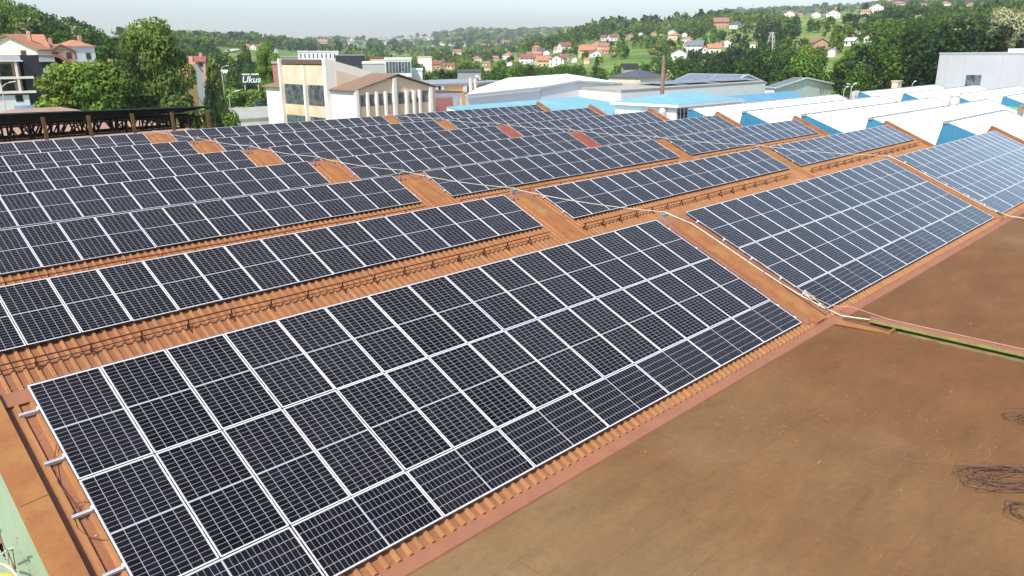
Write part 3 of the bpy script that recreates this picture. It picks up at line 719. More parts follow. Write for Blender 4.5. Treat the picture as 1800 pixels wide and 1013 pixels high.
# white sawtooth hall with blue gable ends (near) and a second one behind
def saw_hall(name, x0, x1s, ys, zr, drop, label, wall_drop=-10):
    rt = empty(name, (x0, ys[0], -10), world=True); tag(rt, label, 'industrial hall', 'white sawtooth halls')
    for i, yr in enumerate(ys):
        yv = yr-5.1; x1 = x1s[i]
        b = MB(); b.hexa([(x0+0.05, yv, zr-drop-0.12), (x1, yv, zr-drop-0.12), (x1, yr, zr-0.12), (x0+0.05, yr, zr-0.12), (x0+0.05, yv, zr-drop), (x1, yv, zr-drop), (x1, yr, zr), (x0+0.05, yr, zr)]); b.build('roof', 'whitesheet', rt)
        b = MB(); xx = x0+1.0
        while xx < x1-0.3:
            b.hexa([(xx, yv, zr-drop+0.002), (xx+0.05, yv, zr-drop+0.002), (xx+0.05, yr, zr+0.002), (xx, yr, zr+0.002), (xx, yv, zr-drop+0.04), (xx+0.05, yv, zr-drop+0.04), (xx+0.05, yr, zr+0.04), (xx, yr, zr+0.04)]); xx += 1.0
        b.build('roof_seams', 'whitesheet', rt)
        b = MB(); b.box(x0-0.08, x1, yr+0.01, yr+0.34, zr-0.10, zr+0.07); b.bar((x1, yr, zr+0.02), (x1, yv, zr-drop+0.02), 0.22, 0.12); b.build('ridge_flashing', 'trimgrey', rt)
        b = MB(); yb = yr+0.9
        b.prism([(x0, yr+0.33, zr-0.01), (x0, yr, zr-0.01), (x0, yv+0.05, zr-drop-0.02), (x0, yv+0.05, -3.2), (x0, yb, -3.2)], (0.045, 0, 0))
        xx = yv+0.2
        while xx < yr: 
            zz = zr-drop*(yr-xx)/5.1-0.03; b.box(x0-0.03, x0, xx, xx+0.05, -3.2, zz); xx += 0.30
        b.build('gable_cladding', 'bluewall', rt)
        b = MB(); b.poly([(x0, yr+0.34, zr-0.1), (x1, yr+0.34, zr-0.1), (x1, yr+0.9, -3), (x0, yr+0.9, -3)]); b.build('rear_face', 'whitesheet', rt)
    b = MB(); b.box(x0+0.1, max(x1s)-0.05, ys[-1]-9, ys[0]+1.2, wall_drop, zr-drop-0.25); b.build('wall', 'white', rt)
    return rt
ysP = [24.25-5.145*i for i in range(5)]
saw_hall('sawtooth_hall', 58.0, [88.9, 88.9, 88.9, 88.9, 73.3], ysP, 0.06, 1.9, 'white sawtooth hall with bright blue gable ends right behind the orange roof')
ysQ = [23.85-5.07*i for i in range(5)]
saw_hall('sawtooth_hall', 95.0, [P(1645, 148.7, Y=ysQ[0]).x, P(1718, 150, Y=ysQ[1]).x, P(1793, 151.7, Y=ysQ[2]).x, 128, 128], ysQ, 0.12, 1.8, 'farther white sawtooth hall in front of the tall grey building')
# low white links in the gap
def roofpoly(name, top, z0, label, cat, wallm, roofm, th=0.18, group=None, faces=None, over=0.0):
    """building from an outline of roof corners (world points); walls fall to z0"""
    c = sum((Vector(p) for p in top), Vector())/len(top)
    rt = empty(name, (c.x, c.y, z0), world=True); tag(rt, label, cat, group)
    b = MB(); extrude_down(b, [tuple(Vector(p)-Vector((0, 0, th))) for p in top], z0); b.build('wall', wallm, rt)
    out = [Vector(p)+(Vector((p[0]-c.x, p[1]-c.y, 0)).normalized()*over) for p in top]
    b = MB(); fs = faces or [list(range(len(top)))]
    for f in fs:
        b.poly([out[i] for i in f])
    n = len(out)
    for i in range(n):
        a, d = out[i], out[(i+1) % n]; b.poly([a-Vector((0, 0, th)), d-Vector((0, 0, th)), d, a])
    b.build('roof', roofm, rt, fix=False)
    return rt
# light blue low roof just behind the seventh ridge
a1 = P(785, 188, Y=64); a2 = P(1017, 170, Y=64); a3 = Vector((a2.x, 44.5, 0)); 
a3.z = P(1138, 196, Y=50).z-0.3; a4 = Vector((a1.x-2, 44.5, a3.z))
rt = roofpoly('workshop', [tuple(a1), tuple(a2), tuple(a3), tuple(a4)], -10, 'low workshop under a wide light blue sheet roof behind the farthest arrays', 'workshop', 'white', 'skyblue')
b = MB()
for x in np.arange(a1.x, a2.x, 1.0):
    t_ = 0.03; b.box(x, x+0.05, 44.6, 44.7, a3.z, a3.z+t_)
b.hexa([(a1.x+9, 60, a1.z-0.32), (a1.x+9.3, 60, a1.z-0.32), (a1.x+9.3, 46, a3.z+0.16), (a1.x+9, 46, a3.z+0.16)]*1+[(a1.x+9, 60, a1.z-0.20), (a1.x+9.3, 60, a1.z-0.20), (a1.x+9.3, 46, a3.z+0.2), (a1.x+9, 46, a3.z+0.2)])
b.build('roof_seam', 'midblue', rt)
# blue roofed white block
cX = 80.0; c0 = P(1190, 184, X=cX); c1 = P(1082, 178, X=cX); zE = c0.z
rt = empty('office_block', (cX, c0.y, -10), world=True); tag(rt, 'white block with a light blue hipped roof and a grid of small windows', 'office block')
xE = P(1300, 172, Y=c0.y).x; yE = c1.y
b = MB(); b.box(cX, xE, c0.y, yE, -10, zE-0.35); b.build('wall', 'white', rt)
b = MB(); b.box(cX-0.5, xE+0.5, c0.y-0.5, yE+0.5, zE-0.35, zE-0.02); b.build('fascia', 'whitesheet', rt)
h0 = P(1235, 164, Y=c0.y+7); b = MB()
e = [(cX-0.5, c0.y-0.5, zE), (xE+0.5, c0.y-0.5, zE), (xE+0.5, yE+0.5, zE), (cX-0.5, yE+0.5, zE)]; ym_ = (c0.y+yE)/2; r1 = (cX+5, ym_, zE+0.95); r2 = (xE-4, ym_, zE+0.95)
b.poly([e[0], e[1], r2, r1]); b.poly([e[1], e[2], r2]); b.poly([e[2], e[3], r1, r2]); b.poly([e[3], e[0], r1]); b.build('roof', 'skyblue', rt)
for i in range(4):
    for j in range(2):
        q = P(1193+i*6.3, 196+j*8-0.3*i, Y=c0.y-0.02); w = 0.55
        b = MB(); b.box(q.x-w/2, q.x+w/2, c0.y-0.05, c0.y-0.005, q.z-0.35, q.z+0.35); b.build('window', 'glassdark', rt)
b = MB(); q = P(1165, 202, X=cX-0.3); b.lathe((cX-0.4, q.y, q.z-0.8), [(0.45, 0), (0.45, 1.2), (0.3, 1.6), (0, 1.65)], 10); b.build('vent', 'duct', rt)
# darker blue slope behind
q1 = P(1205, 161, Y=58); q2 = P(1393, 160, Y=58); s = Vector((q2.x+1.2, 52, q2.z-2.2))
roofpoly('blue_hall', [(q1.x-6, 58, q2.z), (q2.x, 58, q2.z), (q2.x+1.0, 50, q2.z-2.8), (q1.x-6, 50, q2.z-2.8)], -10, 'long hall with a mid blue sheet roof behind the white sawtooth ridges', 'industrial hall', 'white', 'midblue')
# white hall with the bulging gable
Y0 = 75.0
fr = [P(818, 168, Y=Y0), P(951, 154, Y=Y0), P(1013, 143, Y=Y0), P(1092, 147, Y=Y0)]
bk = [P(836, 156, Y=Y0+24), P(893, 137, Y=Y0+24), P(997, 130, Y=Y0+24), P(1092, 145, Y=Y0+14)]
rt = empty('assembly_hall', (95, Y0, -10), world=True); tag(rt, 'big white hall with low pitched roof and three dark windows at its right corner', 'industrial hall')
b = MB(); b.poly([(fr[0].x, Y0, -10), (fr[1].x, Y0, -10), tuple(fr[1]), tuple(fr[0])]); b.poly([(fr[0].x, Y0, -10), (bk[0].x, Y0+24, -10), tuple(bk[0]), tuple(fr[0])]); b.build('wall', 'white', rt, fix=False)
b = MB(); b.prism([(fr[1].x, Y0-0.15, -10), (fr[3].x, Y0-0.15, -10), (fr[3].x, Y0-0.15, fr[3].z-0.2), (fr[2].x, Y0-0.15, fr[2].z-0.2), (fr[1].x, Y0-0.15, fr[1].z-0.2)], (0, 0.1, 0)); 
b.poly([(fr[3].x, Y0, -10), (bk[3].x, Y0+14, -10), tuple(bk[3]), tuple(fr[3])]); b.build('gable_wall', paint('offwhite_panel', (0.66, 0.66, 0.66), 0.04, 0.4), rt)
b = MB()
for i in range(3): b.poly([tuple(fr[i]), tuple(fr[i+1]), tuple(bk[i+1]), tuple(bk[i])])
b.build('roof', 'whitesheet', rt)
b = MB()
for i in range(3): b.bar(fr[i]+Vector((0, -0.3, 0)), fr[i+1]+Vector((0, -0.3, 0)), 0.3, 0.34)
b.bar(fr[2]+Vector((0, 0, 0.06)), bk[2]+Vector((0, 0, 0.06)), 0.3, 0.1); b.bar(P(1069.5, 148, Y=Y0-0.2), P(1069.5, 178, Y=Y0-0.2), 0.22); b.build('trim', paint('pale_trim', (0.5, 0.5, 0.52), 0.05, 1), rt)
for x0_, x1_ in ((1034, 1050), (1052, 1067), (1070.5, 1084)):
    a = P(x0_, 170, Y=Y0-0.2); c_ = P(x1_, 167, Y=Y0-0.2); b = MB(); b.box(a.x, c_.x, Y0-0.22, Y0-0.15, a.z-3, a.z+0.12); w = b.build('window', 'glass', rt)
    b = MB()
    for t_ in (0.33, 0.66): b.box(a.x+(c_.x-a.x)*t_-0.05, a.x+(c_.x-a.x)*t_+0.05, Y0-0.27, Y0-0.22, a.z-3, a.z+0.12)
    b.build('mullion', 'trimgrey', w)
# yellow-orange office strip with flat roof
q1 = P(764, 148, Y=100); q2 = P(905, 146, Y=100)
rt = roofpoly('yellow_block', [(q1.x-4, 100, q1.z), (q2.x, 100, q1.z), (q2.x, 118, q1.z), (q1.x-4, 118, q1.z)], -10, 'orange yellow walled block with dark flat roof edge between the cream building and white hall', 'office block', 'yellow', 'trimgrey', th=0.35, over=0.3)
for px in (770, 776, 819, 826):
    q = P(px, 157, Y=99.9); b = MB(); b.box(q.x-0.7, q.x+0.7, 99.9, 99.97, q.z-0.55, q.z+0.6); w = b.build('window', 'white', rt)
    b = MB(); b.box(q.x-0.5, q.x+0.5, 99.86, 99.9, q.z-0.4, q.z+0.45); b.build('pane', 'glass', w)
for px, hgt, crook in ((827, 0, False), (835, 0, True)):
    q = P(px, 160, Y=88); b = MB(); zt = P(px, 137 if not crook else 140, Y=88).z
    pts = [(q.x, 88, q.z-3), (q.x, 88, zt)]
    if crook: pts += [(q.x+0.15, 88, zt+0.35), (q.x+0.5, 88, zt+0.5), (q.x+0.9, 88, zt+0.4), (q.x+1.05, 88, zt)]
    b.tube(pts, 0.28, 8); o = b.build('vent_pipe', 'duct'); tag(o, 'bent silver vent pipe beside the yellow block' if crook else 'straight silver vent pipe beside the yellow block', 'vent pipe')
# brown roofed annex + red sheet
q1 = P(762, 161, Y=84); q2 = P(811, 164, Y=84)
rt = roofpoly('annex', [(q1.x, 84, q1.z), (q2.x, 84, q1.z-0.2), (q2.x, 90, q1.z-0.1), (q1.x, 90, q1.z+0.1)], -10, 'small white annex with a thin brown roof edge and faded red base wall', 'annex', 'white', 'browntrim', over=0.3)
b = MB(); q3 = P(763, 173, Y=83.6); q4 = P(794, 172, Y=83.6); b.box(q3.x, q4.x, 83.3, 83.7, -10, q3.z); b.build('base_wall', 'pinkwall', rt)
b = MB(); q5 = P(806, 190, Y=82); b.hexa([(q4.x, 82, -10), (q5.x+0.5, 82, -10), (q5.x+0.5, 83.2, -10), (q4.x, 83.2, -10), (q4.x, 82, q3.z), (q4.x+0.2, 82, q3.z), (q4.x+0.2, 83.2, q3.z), (q4.x, 83.2, q3.z)]); b.build('lean_to', 'greyroof', rt)

# cream office building --------------------------------------
YC = 80.0
w1 = P(583+0, 158, Y=YC); L0 = P(625, 160, Y=YC); R0 = P(765, 152, Y=YC); AP = P(693, 130, Y=YC)
rt = empty('cream_building', (L0.x, YC, -10), world=True); tag(rt, 'cream office building with a tall window tower and a brown gabled wing with white fins', 'office building')
xl, xr, ze = L0.x, R0.x, (L0.z+R0.z)/2; xm, za = (xl+xr)/2, AP.z-0.1; YB = YC+14
b = MB(); b.prism([(xl, YC, -10), (xr, YC, -10), (xr, YC, ze-0.1), (xm, YC, za-0.25), (xl, YC, ze-0.1)], (0, 0.3, 0)); b.build('gable_wall', 'tan', rt)
YB = P(650, 123, X=xm).y
b = MB(); b.box(xl, xl+0.3, YC+0.3, YB, -10, ze-0.1); b.build('side_wall', 'white', rt)
b = MB(); b.box(xr-0.3, xr, YC+0.3, YB, -10, ze-0.1); b.build('side_wall', 'white', rt)
b = MB(); o_ = 0.45; th = 0.3
for s_, xa_, xb_ in ((1, xl-o_, xm), (-1, xr+o_, xm)):
    zl = ze-o_*(za-ze)/(xm-xl)
    b.hexa([(xa_, YC-o_, zl), (xb_, YC-o_, za), (xb_, YB, za), (xa_, YB, zl), (xa_, YC-o_, zl+0.12), (xb_, YC-o_, za+0.12), (xb_, YB, za+0.12), (xa_, YB, zl+0.12)])
rf = b.build('roof', 'brownroof', rt)
b = MB()
for s_, xa_, xb_ in ((1, xl-o_, xm), (-1, xr+o_, xm)):
    zl = ze-o_*(za-ze)/(xm-xl); b.bar((xa_, YC-o_-0.06, zl-0.02), (xb_, YC-o_-0.06, za-0.02), 0.12, 0.42)
b.bar((xl-o_-0.08, YC-o_, ze-0.35), (xl-o_-0.08, YB-3, ze-0.35), 0.2, 0.2); b.tube([(xl-0.12, YC+0.15, ze-0.4), (xl-0.12, YC+0.15, -10)], 0.09, 6); b.build('gutter', 'browntrim', rf)
fx = [(633, 640), (645, 653), (661, 664.5), (677, 680), (692, 699.5), (714.5, 718), (727, 730), (737, 740.5), (756.5, 761.5)]
fw = [(633.5, 644.5), (649.5, 661), (666.5, 676.5), (682, 691), (700.5, 713.5), (719.5, 726.5), (732, 737), (742, 755.5)]
for i, (a, c_) in enumerate(((626, 632), (645.5, 649), (661.5, 665), (677.5, 680.8), (692.5, 699.5), (714.5, 718), (727, 730.5), (737.5, 741), (756.5, 762))):
    pa = P(a, 170, Y=YC-0.5); pb = P(c_, 170, Y=YC-0.5); tall = i in (0, 4, 8)
    zt = (ze if i in (0, 8) else za-0.5) if tall else P(a, 162.5-(a-640)*0.045, Y=YC-0.4).z
    b = MB(); b.box(pa.x, pa.x+max(0.28, (pb.x-pa.x)*0.75), YC-0.55, YC-0.005, -10, zt); b.build('fin', 'creamwhite', rt)
for a, c_ in fw:
    ym = 168-(a-633)*0.075; yb_ = 188-(a-633)*0.075
    pa = P(a, ym, Y=YC-0.03); pb = P(c_, ym, Y=YC-0.03); z1 = pa.z; z0 = P(a, yb_, Y=YC-0.03).z
    b = MB(); b.box(pa.x, pb.x, YC-0.06, YC-0.01, z0, z1); w = b.build('window', 'glass', rt)
    b = MB(); b.box(pa.x, pb.x, YC-0.2, YC-0.06, z0-0.12, z0); b.build('sill', paint('terracotta_sill', (0.4, 0.17, 0.1), 0.1), w)
    b = MB(); b.box(pa.x, pa.x+0.06, YC-0.09, YC-0.06, z0, z1); b.box(pb.x-0.06, pb.x, YC-0.09, YC-0.06, z0, z1); b.box(pa.x+0.06, pb.x-0.06, YC-0.09, YC-0.06, z1-0.06, z1); b.build('window_frame', 'browntrim', w)
# tower in front of / beside the wing: faces -X
XT = xl-0.25; tN = P(576, 104, X=XT); tF = P(492, 101, X=XT)     # near and far top corners of the window face
y1t, y2t = tN.y, tF.y; zt = tN.z
b = MB(); b.box(XT-0.004, XT+0.3, y1t+0.3, y2t-0.3, -10, zt-0.9); b.build('tower_wall', 'cream', rt)
b = MB()
tR = P(652, 126, Y=y1t); sl = [(XT, zt), (tR.x, tR.z), (tR.x, -10), (XT, -10)]; DX = tR.x-XT; DZ = zt-tR.z
b.prism([(x, y1t-0.006, z_) for x, z_ in sl], (0, 0.3, 0)); b.build('tower_side_wall', 'creamwhite', rt)
b = MB(); b.prism([(x, y2t-0.3, z_) for x, z_ in sl], (0, 0.3, 0)); b.build('tower_side_wall', 'creamwhite', rt)
b = MB(); b.prism([(XT+DX*.16, y1t-0.01, zt-1.5), (XT+DX*.66, y1t-0.01, zt-1.5-DZ*.5), (XT+DX*.66, y1t-0.01, zt-2.0-DZ*.5), (XT+DX*.16, y1t-0.01, zt-4.6)], (0, -0.05, 0)); b.build('side_recess', 'cream', rt)
b = MB(); xe = XT+DX; b.hexa([(XT+0.2, y1t+0.3, zt-0.35), (xe, y1t+0.3, zt-DZ-0.3), (xe, y2t-0.3, zt-DZ-0.3), (XT+0.2, y2t-0.3, zt-0.35), (XT+0.2, y1t+0.3, zt-0.25), (xe, y1t+0.3, zt-DZ-0.2), (xe, y2t-0.3, zt-DZ-0.2), (XT+0.2, y2t-0.3, zt-0.25)]); b.build('tower_roof', 'brownroof', rt)
b = MB(); b.box(XT-0.12, XT+0.1, y1t+0.3, y2t-0.3, zt-0.75, zt-0.1); b.build('tower_fascia', 'browntrim', rt)
tw = y2t-y1t
for fr_ in (0.0, 0.45, 0.965):
    b = MB(); yy = y1t+tw*fr_+0.004; b.box(XT-0.5, XT-0.008, yy, yy+tw*(0.06 if fr_ == 0 else 0.035), -10, zt+0.05 if fr_ != 0.45 else zt-0.9); b.build('pier', 'creamwhite', rt)
for lo, hi in ((0.07, 0.44), (0.495, 0.95)):
    for (pz1, pz0) in ((149, 184), (204, 228)):
        z1 = P(535, pz1, X=XT).z; z0 = P(535, pz0, X=XT).z; ya, yb_ = y1t+tw*lo, y1t+tw*hi
        b = MB(); b.box(XT-0.06, XT-0.009, ya, yb_, z0, z1); w = b.build('window', 'glass', rt)
        b = MB()
        for t_ in (0, 0.33, 0.66, 0.975): b.box(XT-0.12, XT-0.06, ya+(yb_-ya)*t_, ya+(yb_-ya)*t_+0.22, z0, z1)
        for t_ in (0, 0.78, 0.96): b.box(XT-0.11, XT-0.062, ya, yb_, z0+(z1-z0)*t_, z0+(z1-z0)*t_+0.14)
        b.build('window_frame', paint('beige_frame', (0.42, 0.32, 0.2), 0.1), w)
        b = MB(); b.box(XT-0.075, XT-0.062, ya+0.1, ya+(yb_-ya)*0.27, z0+0.1, z0+(z1-z0)*0.76); b.build('curtain', 'tan', w)
# low side parts: white wall left of the tower and between tower and wing
c1 = P(467, 150, X=XT+0.6); 
b = MB(); b.box(XT+0.6, XT+7, y2t, c1.y, -10, c1.z-0.2); 
b.build('low_wall', 'white', rt)
b = MB(); b.hexa([(XT+0.1, y2t+0.01, c1.z-0.2), (XT+7, y2t+0.01, c1.z-0.2), (XT+7, c1.y+0.4, c1.z-0.2), (XT+0.1, c1.y+0.4, c1.z-0.2), (XT+0.2, y2t+0.01, c1.z), (XT+7, y2t+0.01, c1.z+1.6), (XT+7, c1.y-3, c1.z+1.6), (XT+0.2, c1.y+0.4, c1.z)]); b.build('low_roof', 'brownroof', rt)
print('cream', L0, R0, AP, tN, tF, c1)

# grey low hall with white wall left of the cream building
q1 = P(370, 213, Y=108); q4 = P(392, 191, Z=q1.z)
roofpoly('grey_hall', [tuple(q1), (88, 108, q1.z), (100, q4.y, q1.z), tuple(q4)], -10, 'low hall with a speckled grey flat roof and bright white front wall', 'industrial hall', 'white', 'concrete', th=0.6)
q1 = P(447, 181, Y=150); q2 = P(476, 181, Y=150)
roofpoly('kiosk', [(q1.x, 150, q1.z), (q2.x, 150, q1.z), (q2.x, 153, q1.z+0.9), (q1.x, 153, q1.z+0.9)], -10, 'orange walled kiosk with a light blue roof left of the cream building', 'kiosk', 'yellow', 'midblue', th=0.3, over=0.4)
# pinkish low hall behind the trestle
q1 = P(40, 199, Y=50); pk = P(88, 184, Y=66)
rt = roofpoly('low_hall', [(5, 47, -1.3), (27, 47, -1.3), (27, 72, -2.3), (5, 72, -2.3), (pk.x, 60, pk.z)], -10, 'low hall with pinkish brown felt roof behind the dark timber trestle', 'industrial hall', 'tan', 'pinkroof', faces=[[0, 1, 4], [1, 2, 4], [2, 3, 4], [3, 0, 4]], th=0.2) if False else None
pk = P(88, 185.5, Y=62)
rt = empty('low_hall', (15, 55, -10), world=True); tag(rt, 'low hall with pinkish brown felt roof behind the dark timber trestle', 'industrial hall')
pk = P(95, 188.5, Y=62); e = [(2, 41.2, -1.75), (28, 41.2, -1.75), (24, 70, -2.9), (2, 70, -2.9)]; pk2 = (pk.x+0.5, 62, pk.z)
b = MB(); extrude_down(b, e, -10); b.build('wall', 'tan', rt)
b = MB(); 
for i in range(4): b.poly([e[i], e[(i+1) % 4], pk2] if i % 2 else [e[i], e[(i+1) % 4], pk2, (pk.x-3, 62, pk.z)] if i == 0 else [e[i], e[(i+1) % 4], (pk.x-3, 62, pk.z), pk2] if i == 2 else [e[i], e[0], pk2])
b.poly([e[3], e[0], (pk.x-3, 62, pk.z)]); b.build('roof', 'pinkroof', rt)

# ------------- dark timber trestle with a green sheet roof
YT = 45.0
rt = empty('trestle', P(180, 245, Y=YT), world=True); tag(rt, 'dark timber trestle with leaning posts, lattice bars and a green edged roof', 'trestle')
tl = P(-60, 201, Y=YT); tr2 = P(368, 185.5, Y=YT); zt0 = tl.z; zt1 = tr2.z; zb = P(0, 252, Y=YT).z
def zt_(x): return zt0+(zt1-zt0)*(x-tl.x)/(tr2.x-tl.x)
b = MB(); b.hexa([(tl.x, YT-0.1, zt0-0.10), (tr2.x, YT-0.1, zt1-0.10), (tr2.x, YT+3.2, zt1-0.45), (tl.x, YT+3.2, zt0-0.45), (tl.x, YT-0.1, zt0-0.02), (tr2.x, YT-0.1, zt1-0.02), (tr2.x, YT+3.2, zt1-0.36), (tl.x, YT+3.2, zt0-0.36)]); b.build('roof', 'greensheet', rt)
b = MB(); b.hexa([(tl.x, YT, zt0-0.80), (tr2.x-2.2, YT, zt1-0.42), (tr2.x-2.2, YT+0.15, zt1-0.42), (tl.x, YT+0.15, zt0-0.80), (tl.x, YT, zt0-0.12), (tr2.x, YT, zt1-0.12), (tr2.x, YT+0.15, zt1-0.12), (tl.x, YT+0.15, zt0-0.12)]); b.build('fascia_board', 'darkwood', rt)
for px in (-25, 75, 155, 232, 302, 365):
    t0 = P(px, 202-px*0.03, Y=YT-0.25); b = MB(); b.bar((t0.x+0.0, YT-0.25, zb-0.25), (t0.x-0.05, YT-0.25, zt_(t0.x)-0.35), 0.20, 0.18); b.build('post', 'post', rt)
rr = random.Random(5)
for dy, n_, w_ in ((0.05, 46, 0.11), (1.6, 40, 0.10), (3.0, 34, 0.12)):
    for i in range(n_):
        x = tl.x+(tr2.x-0.3-tl.x)*(i+rr.random()*0.7)/n_; dx = rr.choice((-0.55, 0.5, 0.1, -0.1, 0.25, 0.0, -0.3)); 
        b = MB(); b.bar((x+dx, YT+dy, zb+0.05+0.2*rr.random()), (x, YT+dy, zt_(x)-0.75), w_*(0.7+0.7*rr.random()), 0.06); b.build('lattice_bar', 'darkwood', rt)
    b = MB(); b.bar((tl.x, YT+dy, zb+0.12), (tr2.x-2.0, YT+dy, zb+0.16), 0.12); b.bar((tl.x, YT+dy, zt0-0.92), (tr2.x-0.5, YT+dy, zt1-0.75), 0.10); b.build('chord', 'darkwood', rt)
for px in (20, 112, 190, 265):
    a = P(px, 246, Y=YT-0.15); b = MB(); b.bar((a.x, YT-0.15, zb+0.1), (a.x+2.0, YT-0.15, zb+1.45), 0.07); b.build('brace', 'darkwood', rt)
a = P(350, 238, Y=YT); b = MB(); b.bar((a.x-1.0, YT, zb+0.4), (a.x-0.2, YT, zb-0.3), 0.07); b.bar((a.x+0.7, YT, zb+0.5), (a.x-0.2, YT, zb-0.3), 0.07); b.build('brace', 'post', rt)

# ------------- grey halls with solar roofs
def gable_hall(name, x0, x1, y0, y1, ze_, zr_, label, wallm, roofm, cat='industrial hall', axis='Y', z0=-12, over=0.3, trim='whitesheet', panels=None):
    rt = empty(name, ((x0+x1)/2, y0, z0), world=True); tag(rt, label, cat)
    b = MB(); xm = (x0+x1)/2; ym = (y0+y1)/2
    if axis == 'Y':
        b.prism([(x0, y0, z0), (x1, y0, z0), (x1, y0, ze_), (xm, y0, zr_), (x0, y0, ze_)], (0, y1-y0, 0)); b.build('wall', wallm, rt)
        b = MB()
        for a_, c_ in ((x0-over, xm), (x1+over, xm)):
            zl = ze_-over*(zr_-ze_)/(xm-x0)
            b.hexa([(a_, y0-over, zl+0.02), (c_, y0-over, zr_+0.02), (c_, y1+over, zr_+0.02), (a_, y1+over, zl+0.02), (a_, y0-over, zl+0.2), (c_, y0-over, zr_+0.2), (c_, y1+over, zr_+0.2), (a_, y1+over, zl+0.2)])
        b.build('roof', roofm, rt)
        if trim:
            b = MB(); zl = ze_-over*(zr_-ze_)/(xm-x0)
            b.bar((x0-over, y0-over-0.05, zl+0.14), (xm, y0-over-0.05, zr_+0.14), 0.12, 0.3); b.bar((x1+over, y0-over-0.05, zl+0.14), (xm, y0-over-0.05, zr_+0.14), 0.12, 0.3); b.build('trim', trim, rt)
        if panels:
            for (t0, t1, s0, s1) in panels:      # on the -X slope: t along slope from eave, s along Y
                def q(t_, s_): 
                    x = x0-over+(xm-x0+over)*t_; zl = ze_-over*(zr_-ze_)/(xm-x0); return (x, y0+(y1-y0)*s_, zl+(zr_-zl)*t_+0.26)
                b = MB(); b.hexa([q(t0, s0), q(t1, s0), q(t1, s1), q(t0, s1)]+[tuple(Vector(q(a_, c_))+Vector((0, 0, 0.05))) for a_, c_ in ((t0, s0), (t1, s0), (t1, s1), (t0, s1))]); b.build('solar_field', 'solardark', rt)
    return rt
Yg = 78.0
a = P(1275, 146.5, Y=Yg); c_ = P(1345, 148, Y=Yg); t = P(1308, 132.5, Y=Yg)
gable_hall('grey_hall', a.x, c_.x, Yg, P(1174, 140, X=a.x).y, a.z-0.6, t.z, 'larger pale grey gabled hall with dark solar field on its roof', 'palegrey', 'greyroof', panels=[(0.1, 0.9, 0.03, 0.45), (0.1, 0.9, 0.5, 0.97)])
Yg = 66.0
a = P(1362, 151.5, Y=Yg); c_ = P(1462, 152, Y=Yg); t = P(1412, 138.5, Y=Yg)
gable_hall('grey_hall', a.x, c_.x, Yg, P(1343, 150, X=a.x).y, (a.z+c_.z)/2, t.z, 'smaller pale grey gabled hall left of the white sawtooth roofs', 'palegrey', 'greyroof', panels=[(0.1, 0.9, 0.05, 0.45), (0.1, 0.9, 0.5, 0.95)])
# long low grey flat roof in front of them
q1 = P(1092, 152, Y=66); q2 = P(1345, 158, Y=66)
rt = roofpoly('flat_hall', [(q1.x, 66, q1.z-0.6), (q2.x, 66, q1.z-0.6), (q2.x+8, 77, q1.z-0.3), (q1.x, 77, q1.z-0.3)], -10, 'long low white hall with dark solar panels lying on its flat roof', 'industrial hall', 'whitesheet', 'concrete', th=0.5)
for px0, px1 in ((1150, 1190), (1195, 1245), (1252, 1318)):
    a = P(px0, 153, Y=70); c_ = P(px1, 153, Y=70); b = MB(); b.hexa([(a.x, 68, q1.z-0.25), (c_.x, 68, q1.z-0.25), (c_.x, 74, q1.z+0.0), (a.x, 74, q1.z+0.0), (a.x, 68, q1.z-0.2), (c_.x, 68, q1.z-0.2), (c_.x, 74, q1.z+0.05), (a.x, 74, q1.z+0.05)]); b.build('solar_field', 'solardark', rt)
# chimney stack
q = P(1164, 160, Y=62); zt2 = P(1164, 98, Y=62).z; b = MB(); rr = random.Random(2)
b.lathe((q.x, 62, -9), [(0.36, 0), (0.33, 6), (0.36, 6.1), (0.30, 8.8), (0.34, 8.9), (0.27, zt2+8.2), (0.24, zt2+8.22), (0.24, zt2+9), (0.22, zt2+9.02), (0.2, zt2+9), (0.2, zt2+8)], 12); b.build('chimney_stack', 'chimney'); tag(bpy.data.objects['chimney_stack'], 'tall rusty chimney stack rising from the white roofs', 'chimney')
# cream house with dark hipped roof
def hip(b, x0, x1, y0, y1, ze_, zr_, o=0.4):
    x0 -= o; x1 += o; y0 -= o; y1 += o; w, d = x1-x0, y1-y0
    if w >= d: r1, r2 = (x0+d/2, (y0+y1)/2, zr_), (x1-d/2+0.01, (y0+y1)/2, zr_); b.poly([(x0, y0, ze_), (x1, y0, ze_), r2, r1]); b.poly([(x1, y0, ze_), (x1, y1, ze_), r2]); b.poly([(x1, y1, ze_), (x0, y1, ze_), r1, r2]); b.poly([(x0, y1, ze_), (x0, y0, ze_), r1])
    else: r1, r2 = ((x0+x1)/2, y0+w/2, zr_), ((x0+x1)/2, y1-w/2+0.01, zr_); b.poly([(x0, y0, ze_), (x1, y0, ze_), r1]); b.poly([(x1, y0, ze_), (x1, y1, ze_), r2, r1]); b.poly([(x1, y1, ze_), (x0, y1, ze_), r2]); b.poly([(x0, y1, ze_), (x0, y0, ze_), r1, r2])
    b.poly([(x0, y1, ze_), (x1, y1, ze_), (x1, y0, ze_), (x0, y0, ze_)])
a = P(1126, 137, Y=92); c_ = P(1172, 136, Y=92); t = P(1150, 122, Y=96)
rt = empty('cream_house', (a.x, 92, -10), world=True); tag(rt, 'square cream house with dark grey hipped roof left of the chimney stack', 'house')
b = MB(); b.box(a.x, c_.x, 92, 101, -10, a.z); b.build('wall', 'cream', rt); b = MB(); hip(b, a.x, c_.x, 92, 101, a.z+0.01, t.z); b.build('roof', 'tile_grey', rt)
